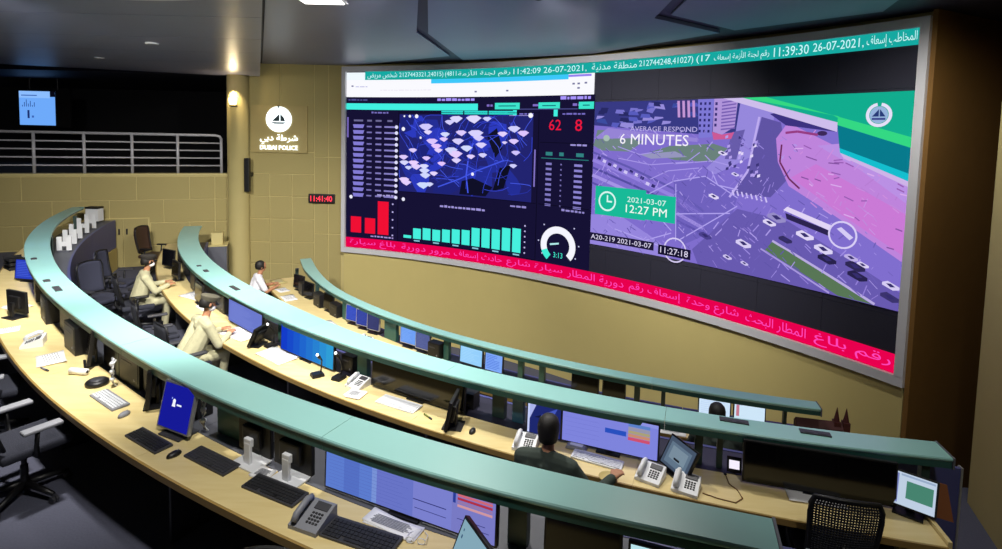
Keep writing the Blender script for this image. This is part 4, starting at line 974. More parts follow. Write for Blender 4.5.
# pair seen from behind
for th, wd, lb in ((-118.55, 0.34, 'black monitor seen from behind on a white square foot, nearer the blue screen'), (-117.3, 0.36, 'black monitor seen from behind on a white square foot, nearer the wide screen')):
    t = monitor(th, 17.835, Z1, wd, 0.265, lb, None, 0.06, 180, 0, 'black', 'white', (0.24, 0.17), group='black monitors seen from behind')
t = desk_thing('white_board', -119.05, 17.63, Z1, 4, 'white board leaning behind the two black monitors', 'board')
bm = NB(); box(bm, (0, 0, 0.14), (0.34, 0.012, 0.27), 0.004, RX(-6)); fin('board', bm, M['white'], t)
bm = NB(); tube(bm, [(-0.12, -0.02, 0.10), (0.0, -0.03, 0.12), (0.12, -0.025, 0.115)], 0.003, 6); fin('cord', bm, M['dgrey'], t)
t = papers(-117.95, 17.94, Z1, 'white sheets lying between the feet of the two black monitors', 6, 0.14, 0.12, 2)
monitor(-110.7, 17.86, Z1, 0.43, 0.30, 'unlit black monitor under the counter beside a bright one', None, 0.02, 0, 3, 'black')
def fx(a): a.rect(.30, .80, .9, .815, (60, 90, 130), 1).rect(.03, .1, .05, .9, (150, 190, 210), 1).rect(.35, .6, .6, .62, (120, 170, 190), 1)
monitor(-109.2, 17.88, Z1, 0.44, 0.30, 'bright pale cyan screen at the bottom edge below the nearest counter', art_sheet((186, 228, 236), None, fx), 0.0, 0, 3)
def fx(a): a.rect(.08, .62, .12, .70, (60, 90, 120), 1).rect(.08, .78, .11, .84, (60, 90, 120), 1).rect(.2, .3, .9, .32, (110, 160, 170), 1)
monitor(-112.55, 18.16, Z1, 0.34, 0.26, 'small tilted touch screen with a grey-cyan page at the bottom edge', art_sheet((132, 168, 184), None, fx), 0.02, -38, 24)
monitor(-141.0, 17.92, Z1, 0.46, 0.31, 'blue lit monitor tucked under the far left bend of the nearest counter', art_sheet((44, 66, 190), (80, 104, 220)), 0.03, 42, 6)
t = monitor(-134.9, 18.05, Z1, 0.36, 0.27, 'black monitor turned its back to us at the far left desk', None, 0.06, 205, 2, 'black')
monitor(-127.7, 17.86, Z1, 0.38, 0.34, 'black side monitor standing edge-on left of the white keyboard', None, 0.04, -14, 8)
monitor(-123.3, 17.86, Z1, 0.30, 0.32, 'black side monitor edge-on just left of the blue logon screen', None, 0.03, -30, 4)
keyboard(-124.4, 18.01, Z1, 'light grey keyboard left of the blue logon screen', 0, 0.46, 0.14, 'grey', 'keyw')
keyboard(-121.4, 18.13, Z1, 'black keyboard in front of the blue logon screen', 0)
keyboard(-119.35, 18.03, Z1, 'dark grey keyboard right of the blue logon screen', 0, 0.46, 0.14, 'dgrey', 'dgrey')
keyboard(-117.25, 18.03, Z1, 'dark keyboard with a curved palm rest before the two black monitors', 2, 0.46, 0.15, 'dgrey', 'key')
keyboard(-114.75, 18.10, Z1, 'dark keyboard in front of the ultra-wide blue screen', 4, 0.48, 0.17, 'dgrey', 'key')
mouse(-123.2, 18.05, Z1, 'pale grey mouse beside the light grey keyboard', 20, 'grey')
mouse(-120.3, 18.13, Z1, 'black mouse beside the black keyboard', 0)
phone(-115.85, 18.13, Z1, 'grey desk phone left of the ultra-wide blue screen', 4, 'grey')
papers(-114.4, 17.93, Z1, 'white paper lying under the ultra-wide blue screen', 0, 0.38, 0.12, 2)
t = desk_thing('reading_glasses', -113.75, 18.0, Z1, 15, 'folded wire glasses lying below the ultra-wide blue screen', 'glasses')
for s in (-1, 1):
    bm = NB(); tube(bm, [(s * 0.035 + 0.024 * math.cos(R(q)), 0.0, 0.022 + 0.018 * math.sin(R(q))) for q in range(0, 361, 30)], 0.0025, 6); fin('lens_rim', bm, M['white'], t)
    bm = NB(); tube(bm, [(s * 0.06, 0, 0.03), (s * 0.058, 0.06, 0.018), (s * 0.02, 0.11, 0.005)], 0.0022, 6); fin('temple', bm, M['white'], t)
phone(-130.9, 18.08, Z1, 'white desk phone with papers at the far left of the nearest desk', -20, 'white')
papers(-128.95, 18.05, Z1, 'white printed sheets on the far left part of the nearest desk', -6, 0.34, 0.22, 3)
papers(-136.4, 18.05, Z1, 'scattered white sheets beside the monitor with its back to us', 20, 0.3, 0.22, 3)
papers(-133.2, 18.2, Z1, 'single white sheet at the very left edge of the desk', -10, 0.21, 0.2, 1)
marker(-128.15, 18.16, Z1, 'dark marker pen in front of the white printed sheets', 10, 'grey')
t = desk_thing('paper_roll', -127.0, 17.98, Z1, 30, 'white paper roll lying beside the black side monitor', 'paper roll')
bm = NB(); cyl(bm, (-0.09, 0, 0.032), (0.09, 0, 0.032), 0.03, n=18); fin('roll', bm, M['paper'], t, True)
bm = NB(); cyl(bm, (0.085, 0, 0.032), (0.094, 0, 0.032), 0.014, n=14); fin('core', bm, M['dgrey'], t)
t = desk_thing('puck_speaker', -125.8, 17.95, Z1, 0, 'round black conference speaker on the desk', 'speaker')
bm = NB(); lathe(bm, [(0.085, 0), (0.095, 0.01), (0.095, 0.03), (0.08, 0.045), (0.03, 0.05)], 24); fin('body', bm, M['black'], t, True)
bm = NB(); lathe(bm, [(0.06, 0.046), (0.058, 0.052), (0.01, 0.054)], 20); fin('grille', bm, M['dgrey'], t, True)
for th, r, s, lb in ((-120.75, 17.80, 1.0, 'tangle of pale headset cables hanging behind the blue logon screen'), (-125.3, 17.86, .8, 'pale cable clip hanging under the counter by the white keyboard')):
    t = desk_thing('cable_bundle', th, r, Z1, 0, lb, 'cables')
    for k in range(4):
        bm = NB(); tube(bm, [(0.03 * k - .05, 0, 0.32 * s), (0.02 + 0.03 * math.sin(k * 2), -0.03, 0.25 * s), (-0.03 + 0.02 * k, -0.02, 0.16 * s), (0.03 * math.cos(k), -0.03, 0.08 * s), (0.02 * k - .03, 0, 0.006)], 0.007, 6); fin('cord', bm, M['white' if k % 2 else 'grey'], t, True)
    for k in range(3):
        bm = NB(); bmesh.ops.create_icosphere(bm, subdivisions=2, radius=0.022, matrix=T(0.02, -0.03, 0.1 * s + k * 0.09 * s)); fin('plug', bm, M['white'], t, True)
# far end of the nearest console: white stands on the ledge and a box
for i, (th, h) in enumerate(((-148.4, .26), (-150.6, .28), (-152.6, .30), (-154.8, .32), (-156.8, .32))):
    t = desk_thing('document_stand', th, 17.58, Z1, 72, ['white document stand at the bend of the nearest console', 'second white document stand from the bend of the nearest console', 'middle one of five white document stands on the far ledge', 'tall white document stand next to the white box', 'last white document stand right under the white box'][i], 'stand', 'white document stands')
    bm = NB(); box(bm, (-.08, 0, 0.02 + h / 2), (0.085, 0.02, h), 0.005); box(bm, (.08, 0, 0.02 + h / 2), (0.085, 0.02, h), 0.005); box(bm, (0, 0, h * .55), (0.1, 0.016, 0.09), 0.004); fin('panel', bm, M['white'], t)
    bm = NB(); box(bm, (0, 0, 0.01), (0.2, 0.1, 0.02), 0.005); fin('foot', bm, M['slate'], t)
t = desk_thing('file_box', -160.1, 17.76, Z1, 70, 'white box file standing at the far end of the nearest console', 'box')
bm = NB(); box(bm, (0, 0, 0.19), (0.30, 0.2, 0.30), 0.008); fin('box', bm, M['white'], t)
bm = NB(); box(bm, (0, 0, 0.365), (0.31, 0.21, 0.045), 0.006); fin('lid', bm, M['black'], t)
bm = NB(); box(bm, (0, 0.0, 0.02), (0.05, 0.05, 0.05), 0.004); fin('foot', bm, M['dgrey'], t)
papers(-149.5, 18.1, Z1, 'white paper coil on the far bend of the nearest desk', 20, 0.22, 0.22, 3)
papers(-147.0, 18.22, Z1, 'pinkish printed sheets lying by the far bend of the nearest desk', 0, 0.3, 0.2, 2)
t = desk_thing('tray', -144.5, 18.12, Z1, 20, 'black stacked letter tray at the far left of the nearest desk', 'tray')
for k in range(3):
    bm = NB(); box(bm, (0, 0, 0.012 + k * 0.07), (0.32, 0.24, 0.012), 0.004); box(bm, (-.155, 0, 0.03 + k * .07), (0.01, 0.24, 0.05), 0.003); box(bm, (.155, 0, 0.03 + k * .07), (0.01, 0.24, 0.05), 0.003); fin('shelf', bm, M['black'], t)

gear = [(1, -129.3, 17.80, .40, .30), (1, -126.9, 17.66, .34, .30), (1, -125.1, 17.70, .42, .29), (1, -123.75, 17.68, .34, .26), (1, -133.6, 17.80, .36, .30), (1, -137.2, 17.78, .34, .28), (1, -122.0, 17.68, .36, .28), (2, -146.0, 15.60, .36, .24), (2, -141.2, 15.62, .40, .30), (2, -135.6, 15.58, .40, .28), (2, -150.2, 15.66, .3, .34), (2, -117.4, 15.5, .3, .16), (2, -123.4, 15.55, .2, .2), (3, -140.0, 13.5, .32, .26), (3, -144.05, 13.5, .26, .26), (3, -125.0, 13.5, .24, .24), (3, -136.8, 13.5, .3, .24)]
gl = ['left of the paper roll', 'behind the round conference speaker', 'behind the light grey keyboard', 'between the light grey keyboard and the blue logon screen', 'behind the monitor with its back to us', 'under the far left bend', 'behind the blue logon screen', 'beside the far end monitor of the middle console', 'right of the farther khaki officer', 'left of the lavender wide screen', 'at the far tip of the middle console', 'behind the edge-on side monitor', 'behind the cream desk phone', 'left of the three dark blue screens', 'right of the operator in the white shirt', 'beside the slate blue screen', 'next to the three dark blue screens']
for (k, th, r, wd, h), lb in zip(gear, gl):
    t = desk_thing('computer_case', th, r, {1: Z1, 2: Z2, 3: Z3}[k], 0, 'black computer case ' + lb, 'computer', 'black computer cases under the counters')
    bm = NB(); box(bm, (0, 0, h / 2), (wd, 0.14, h), 0.008); fin('case', bm, M['black'], t)
    bm = NB(); box(bm, (0, -0.071, h * 0.55), (wd * 0.9, 0.006, h * 0.75), 0.002); fin('front_plate', bm, M['black'], t)
    bm = NB(); cyl(bm, (wd * 0.3, -0.073, h * 0.25), (wd * 0.3, -0.079, h * 0.25), 0.012, n=12); fin('button', bm, M['grey'], t)
    bm = NB(); box(bm, (-wd * 0.1, -0.073, h * 0.7), (wd * 0.5, 0.006, 0.02), 0.002); fin('drive_slot', bm, M['dgrey'], t)

# ------------------------------------------------------------------ things on the middle console
monitor(-131.5, 15.72, Z2, 1.08, 0.34, 'lavender wide screen right of the seated officer in khaki', art_sheet((108, 122, 204), (128, 142, 220)), 0.03, 0, 2)
a = Art()
for k in range(8): a.rect(0, 0, 1, 1, (20, 60, 200), 0) if k == 0 else a.rect(0.125 * k, 0, 0.125 * (k + 1), 1, (int(20 + 4 * k), int(60 + 14 * k), int(200 + 2 * k)), 1)
monitor(-125.8, 15.72, Z2, 1.10, 0.35, 'vivid blue wide screen on the middle console', a, 0.02, 0, 2)
monitor(-119.2, 15.72, Z2, 1.26, 0.36, 'unlit black ultra-wide screen in the middle of the middle console', None, 0.02, 0, 2)
a = Art(); a.rect(0, 0, 1, 1, (30, 40, 110)); a.poly([(0, 1), (.3, 1), (.05, .4), (0, .4)], (170, 180, 236), 1).rect(0, 0, .06, 1, (196, 206, 250), 2).poly([(.4, .6), (.9, .9), (.7, .45)], (70, 90, 190), 1).poly([(.2, .5), (.6, .7), (.95, .65), (.5, .5)], (20, 24, 60), 1).poly([(.5, .66), (.7, .72), (.6, .55)], (110, 130, 230), 2)
monitor(-113.72, 15.74, Z2, 0.36, 0.345, 'monitor with a dark blue picture left of the wide lavender screen', a, 0.02, 0, 2)
a = Art(); a.rect(0, 0, 1, 1, (126, 132, 220)); a.rect(0, .9, 1, 1, (140, 146, 226), 1)
for k in range(5): a.rect(.03, .2 + .13 * k, .4, .208 + .13 * k, (110, 116, 206), 1)
a.rect(.46, .5, .68, .64, (40, 80, 190), 2)
for k, c in enumerate([(90, 130, 200), (150, 150, 170), (170, 160, 120), (200, 140, 110), (206, 80, 110)]): a.rect(.70, .82 - .1 * k, .92, .91 - .1 * k, c, 2)
monitor(-111.45, 15.74, Z2, 0.90, 0.345, 'wide lavender screen with a small rainbow table in front of the dark-haired operator', a, 0.03, 0, 2)
monitor(-105.25, 15.74, Z2, 1.14, 0.36, 'unlit black ultra-wide screen at the right end of the middle console', None, 0.02, 0, 2)
def fx(a): a.rect(.1, .1, .9, .85, (96, 116, 136), 1).rect(.2, .3, .8, .75, (120, 140, 156), 2)
monitor(-109.4, 15.84, Z2, 0.34, 0.27, 'tilted grey touch screen between the two desk phones', art_sheet((70, 84, 104), None, fx), 0.03, -48, 30)
def fx(a):
    a.rect(.02, .05, .26, .95, (120, 130, 190), 1).rect(.30, .9, .98, .96, (150, 170, 200), 1).rect(.42, .25, .95, .78, (70, 130, 110), 1)
    for k in range(6): a.rect(.04, .1 + .13 * k, .22, .17 + .13 * k, (70, 80, 150), 2)
monitor(-102.95, 15.80, Z2, 0.35, 0.27, 'bright tilted touch screen with a green map at the right end of the middle console', art_sheet((190, 206, 226), None, fx), 0.05, -28, 24, 'black', 'black', (0.2, 0.2))
t = desk_thing('card_stand', -102.25, 15.78, Z2, -20, 'brown card easel leaning at the right end of the middle console', 'stand')
bm = NB(); prism(bm, [(-0.1, 0), (0.1, 0), (0.05, 0.26), (-0.05, 0.26)], 0.012, T(0.02, 0.03, 0) @ RX(78)); fin('card', bm, M['wood'], t)
bm = NB(); prism(bm, [(0, 0), (0.16, 0), (0.02, 0.22)], 0.012, T(0.02, 0.05, 0.0) @ RZ(90) @ RX(90)); fin('strut', bm, M['wood'], t)
monitor(-117.1, 15.96, Z2, 0.33, 0.30, 'black side monitor with a silver edge turned edge-on near the black mouse', None, 0.02, -72, 10, 'black', 'black', (0.2, 0.2))
monitor(-129.4, 15.86, Z2, 0.33, 0.27, 'black side monitor turned edge-on beside the lavender wide screen', None, 0.03, -60, 24)
keyboard(-119.55, 15.88, Z2, 'white keyboard in front of the unlit black ultra-wide screen', 2, 0.50, 0.18, 'white', 'keyw')
keyboard(-111.7, 15.88, Z2, 'white keyboard in front of the wide lavender screen', -4, 0.46, 0.14, 'white', 'keyw')
t = desk_thing('desk_pad', -112.5, 15.70 + .05, Z2, 0, 'pale grey pad under the wide lavender screen', 'pad')
bm = NB(); box(bm, (0, 0, 0.02), (0.20, 0.13, 0.03), 0.01, None, 2, (0.8, 0.8)); fin('body', bm, M['grey'], t)
bm = NB(); box(bm, (0, 0, 0.036), (0.12, 0.07, 0.004), 0.001); fin('plate', bm, M['white'], t)
phone(-114.1, 15.94, Z2, 'white desk phone left of the dark-haired operator', 6)
phone(-110.0, 15.95, Z2, 'white desk phone under the operator\'s outstretched hand', -14)
phone(-108.95, 15.99, Z2, 'white desk phone at the right, nearest the trailing cable', -10)
phone(-122.0, 15.80, Z2, 'cream desk phone standing behind the white notebook', 0)
mouse(-116.1, 15.95, Z2, 'black mouse right of the edge-on side monitor', 10)
marker(-118.05, 15.93, Z2, 'green marker pen right of the white keyboard', -20)
papers(-121.5, 15.97, Z2, 'white notebook with a dark spine on the middle console', 10, 0.19, 0.17, 4)
papers(-131.2, 15.80, Z2, 'large white sheets under the hands of the khaki officer', 10, 0.55, 0.36, 4)
papers(-127.3, 15.87, Z2, 'white sheets before the vivid blue wide screen', 0, 0.55, 0.26, 3)
papers(-105.3, 15.78, Z2, 'pinkish white pad in front of the rightmost black chair', 3, 0.42, 0.15, 3, lines=False)
papers(-139.6, 15.72, Z2, 'white papers in front of the farther khaki officer', 20, 0.5, 0.3, 4)
papers(-136.9, 15.75, Z2, 'loose white sheets between the two khaki officers', 5, 0.35, 0.2, 3)
gooseneck_mic(-124.1, 15.90, Z2, 'black gooseneck microphone with a white light before the vivid blue screen', -20, (0.10, 0.0))
gooseneck_mic(-123.15, 15.80, Z2, 'black gooseneck microphone with a white light right of the vivid blue screen', 10, (-0.02, 0.02))
gooseneck_mic(-128.6, 15.74, Z2, 'black gooseneck microphone at the teal post of the middle console', 0, (0.0, 0.0))
t = desk_thing('lamp_cup', -111.2, 16.10, Z2, 0, 'round yellow dish at the edge of the middle console', 'dish')
bm = NB(); lathe(bm, [(0.05, 0), (0.075, 0.006), (0.08, 0.018), (0.074, 0.018), (0.066, 0.009), (0.01, 0.008)], 24); fin('dish', bm, M['plinth'], t, True)
bm = NB(); lathe(bm, [(0.012, 0.008), (0.012, 0.02), (0.004, 0.024)], 12); fin('knob', bm, M['maple'], t, True)
t = desk_thing('smart_phone', -107.5, 15.62, Z2, 0, 'small glowing white handset propped below the counter', 'phone')
bm = NB(); box(bm, (0, 0.01, 0.07), (0.12, 0.012, 0.13), 0.006, RX(-18)); fin('body', bm, M['black'], t)
b_ = Art(); b_.rect(0, 0, 1, 1, (246, 240, 255)); art_mesh('screen', b_, lambda u, v, l: tuple(RX(-18) @ Vector((-0.042 + u * 0.084, 0.002, 0.035 + v * 0.07))), t)
bm = NB(); prism(bm, [(0, 0), (0.07, 0), (0.01, 0.08)], 0.04, T(-0.02, 0.02, 0) @ RZ(90) @ RX(90)); fin('cradle', bm, M['black'], t)
t = desk_thing('trailing_cable', -107.7, 15.85, Z2, 0, 'thin brown cable curling across the maple desk', 'cable')
bm = NB(); tube(bm, [(-0.02, 0.18, 0.005), (0.0, 0.05, 0.005), (0.06, -0.02, 0.005), (0.09, -0.12, 0.005), (0.03, -0.20, 0.005), (-0.10, -0.19, 0.005), (-0.22, -0.16, 0.005)], 0.0045, 6); fin('cord', bm, M['cablebrown'], t, True)
bm = NB(); box(bm, (-0.02, 0.19, 0.01), (0.02, 0.035, 0.014), 0.004); fin('plug', bm, M['black'], t)
for i, (th, r, s) in enumerate(((-106.5, 15.5, .16), (-105.0, 15.46, .2), (-104.2, 15.52, .16), (-103.6, 15.56, .1), (-118.4, 15.62, .2), (-120.2, 15.6, .3))):
    t = desk_thing('connection_box', th, r, Z2, 0, ['slate connection box left under the rightmost black screen', 'violet-grey connection box under the rightmost black screen', 'dark connection box with a small display behind the pinkish pad', 'tiny grey connection box by the green map screen', 'small grey connection box right of the white keyboard', 'dark connection strip behind the white keyboard'][i], 'box')
    bm = NB(); box(bm, (0, 0, 0.035), (s, 0.07, 0.07), 0.008); fin('body', bm, M[['slate', 'navy', 'dgrey', 'grey', 'grey', 'dgrey'][i]], t)
    bm = NB(); box(bm, (0, -0.036, 0.04), (s * 0.5, 0.004, 0.03), 0.001); fin('face_plate', bm, M['slate' if i != 2 else 'white'], t)
monitor(-148.3, 15.92, Z2, 0.40, 0.34, 'black monitor near the far end of the middle console', None, 0.05, 30, 4)
monitor(-144.4, 15.86, Z2, 0.42, 0.32, 'black monitor in front of the farther khaki officer', None, 0.05, 10, 4)
monitor(-137.9, 15.80, Z2, 0.42, 0.30, 'black monitor between the two khaki officers', None, 0.04, 0, 4)
# low cabinet with a cream box at the far end of the middle console
x, y = pol(-158.6, 15.02)
t = empty('low_cabinet', (x, y, 0.0), R(-68), 'dark grey low cabinet at the far end of the middle console', 'cabinet')
bm = NB(); box(bm, (0, 0, 0.62), (0.5, 0.45, 1.24), 0.01); fin('body', bm, M['slate'], t)
bm = NB(); box(bm, (0, 0, 1.255), (0.54, 0.48, 0.03), 0.006); fin('top', bm, M['joint'], t)
t = empty('cream_box', (x, y, 1.27), R(-68), 'cream box standing on the dark grey low cabinet', 'box')
bm = NB(); box(bm, (0, 0, 0.14), (0.34, 0.26, 0.28), 0.01); fin('box', bm, M['joint'], t)
bm = NB(); box(bm, (0, 0, 0.285), (0.35, 0.27, 0.03), 0.006); fin('lid', bm, M['joint'], t)

# ------------------------------------------------------------------ things on the farthest console
for i, (th, wd) in enumerate(((-134.2, .33), (-132.75, .33), (-131.45, .28))):
    monitor(th, 13.52, Z3, wd, 0.29, ['left one of three adjoining dark blue screens on the farthest console', 'middle one of three adjoining dark blue screens on the farthest console', 'right one of three adjoining dark blue screens on the farthest console'][i], art_sheet([(58, 80, 190), (56, 70, 160), (60, 64, 110)][i], [(74, 96, 204), (66, 82, 170), (66, 70, 120)][i]), 0.06, 14, 3, 'silver')
monitor(-127.6, 13.52, Z3, 0.34, 0.28, 'light blue screen on the farthest console above the black ultra-wide', art_sheet((112, 160, 244), (130, 178, 250)), 0.06, 6, 3, 'silver')
monitor(-126.2, 13.52, Z3, 0.30, 0.27, 'dim slate blue screen right of the light blue one on the farthest console', art_sheet((86, 96, 150), (96, 106, 160)), 0.05, 4, 3, 'silver')
monitor(-122.1, 13.52, Z3, 0.42, 0.28, 'brightest pale cyan screen on the farthest console', art_sheet((150, 208, 252), (170, 220, 255)), 0.05, 0, 3)
monitor(-120.4, 13.52, Z3, 0.31, 0.28, 'blue screen with darker blocks right of the pale cyan one', art_sheet((126, 168, 246), (60, 100, 220)), 0.04, 0, 3)
monitor(-114.5, 13.52, Z3, 0.38, 0.29, 'left unlit black screen on the farthest console', None, 0.05, 0, 3, group='unlit screens on the farthest console')
monitor(-112.85, 13.52, Z3, 0.31, 0.29, 'right unlit black screen on the farthest console', None, 0.05, 0, 3, group='unlit screens on the farthest console')
monitor(-107.6, 13.52, Z3, 0.385, 0.30, 'white screen in front of a dark head on the farthest console', art_sheet((206, 228, 250), (188, 212, 244)), 0.04, 0, 3)
def fx(a): a.rect(.06, .3, .16, .8, (196, 120, 140), 1).rect(.06, .8, .26, .95, (150, 170, 200), 1).rect(.3, .2, .95, .22, (190, 214, 240), 1)
monitor(-105.9, 13.52, Z3, 0.37, 0.30, 'white screen with a small red mark on the farthest console', art_sheet((206, 230, 248), None, fx), 0.04, 0, 3)
for i, th in enumerate((-145.5, -142.6, -138.2)):
    monitor(th, 13.52, Z3, 0.36, 0.29, ['black monitor facing the operator in the white shirt', 'black monitor just right of the operator in the white shirt', 'black monitor with small lights near the left of the farthest console'][i], None, 0.05, 20 - 8 * i, 4)
papers(-149.3, 13.75, Z3, 'yellowish papers at the far left end of the farthest console', 10, 0.4, 0.25, 4, 'joint')
papers(-146.2, 13.8, Z3, 'white papers under the arm of the operator in the white shirt', 10, 0.3, 0.22, 3)
papers(-143.5, 13.84, Z3, 'white papers right of the operator in the white shirt', 0, 0.4, 0.25, 3)
papers(-134.6, 13.84, Z3, 'long white sheets below the three dark blue screens', 0, 0.7, 0.2, 3)
papers(-132.0, 13.86, Z3, 'white sheets with a dark pen by the three dark blue screens', 10, 0.36, 0.2, 2)
papers(-127.6, 13.84, Z3, 'white sheets below the light blue screen on the farthest console', 0, 0.4, 0.2, 2)
phone(-130.4, 13.86, Z3, 'white desk phone on the farthest console right of the three dark blue screens', 8)
papers(-116.2, 13.86, Z3, 'white sheets on the farthest console seen under the middle counter', 0, 0.4, 0.2, 2)
papers(-109.6, 13.9, Z3, 'white sheets on the farthest console left of the white screens', 0, 0.3, 0.22, 2)

# dark red toy building on the far end of the middle counter
x, y = pol(-102.75, 13.56)
t = empty('model_building', (x, y, Z3), R(-12), 'small dark red model with two pointed spires at the end of the farthest console', 'model')
bm = NB(); box(bm, (0, 0, 0.09), (0.5, 0.12, 0.18), 0.004); prism(bm, [(-0.07, 0), (0.07, 0), (0, 0.07)], 0.5, T(-0.25, 0, 0.18) @ RZ(90) @ RX(90)); fin('hall', bm, M['maroon'], t)
for q in (0.19, 0.29):
    bm = NB(); box(bm, (q, 0, 0.13), (0.07, 0.09, 0.26), 0.003); cyl(bm, (q, 0, 0.26), (q, 0, 0.42), 0.035, 0.003, 8); fin('spire', bm, M['maroon'], t)
bm = NB(); prism(bm, [(-0.38, 0), (-0.24, 0), (-0.24, 0.14)], 0.1, T(0, 0.05, 0) @ RX(90)); fin('porch', bm, M['black'], t)

# ------------------------------------------------------------------ chairs
c1 = chair_at(-125.5, 18.52, 1.10, 4, 'black mesh office chair with pale armrests drawn up to the nearest desk')
x, y = pol(-130.0, 18.50); copy_tree(c1, (x, y, 1.10), R(-130.0 + 90 - 14), 'black mesh office chair with pale armrests at the far left edge')
x, y = pol(-114.7, 18.99); copy_tree(c1, (x, y, 1.10), R(-114.7 + 90 + 186), 'black office chair whose top just rises at the bottom edge beside the grey phone')
c2 = chair_at(-105.1, 15.98, 0.60, 2, 'black mesh-backed office chair at the right end of the middle console', tall=1.06, seat='fabric', weave=True)
c3 = chair_at(-145.6, 16.98, 0.60, -50, 'blue-grey high-backed chair standing left of the khaki officers', back='bluefab', seat='bluefab', pad='dgrey', tall=1.12)
x, y = pol(-149.2, 16.78); copy_tree(c3, (x, y, 0.60), R(-149.2 + 90 - 20), 'blue-grey high-backed chair behind the farther khaki officer')
c4 = chair_at(-158.2, 16.42, 0.60, -25, 'brown leather high-backed chair against the cupboard wall', back='brownfab', seat='brownfab', pad='black', tall=1.16)
c5 = chair_at(-136.7, 16.44, 0.60, -6, 'empty black office chair left of the nearer khaki officer', pad='dgrey')
# ------------------------------------------------------------------ people (one continuous body each, posed by their joints)
def capsule(bm, p0, r0, p1, r1, n=12):
    p0, p1 = Vector(p0), Vector(p1); d = p1 - p0
    q = (d if d.length > 1e-5 else Vector((0, 0, 1))).to_track_quat('Z', 'Y'); L = d.length
    prof = [(r0 * math.cos(R(a)), r0 * math.sin(R(a))) for a in (-88, -60, -30, 0)] + [(r1 * math.cos(R(a)), L + r1 * math.sin(R(a))) for a in (0, 30, 60, 88)]
    lathe(bm, prof, n, Matrix.Translation(p0) @ q.to_matrix().to_4x4())
def ellip(bm, c, s, n=16):
    lathe(bm, [(math.cos(R(a)), math.sin(R(a))) for a in range(-85, 86, 17)], n, T(*c) @ Matrix.Diagonal((*s, 1)))

def seg_dist(p, a, b, ra, rb):
    ab = b - a; t = 0 if ab.length_squared < 1e-9 else max(0, min(1, (p - a).dot(ab) / ab.length_squared))
    return (p - (a + ab * t)).length - (ra + (rb - ra) * t)

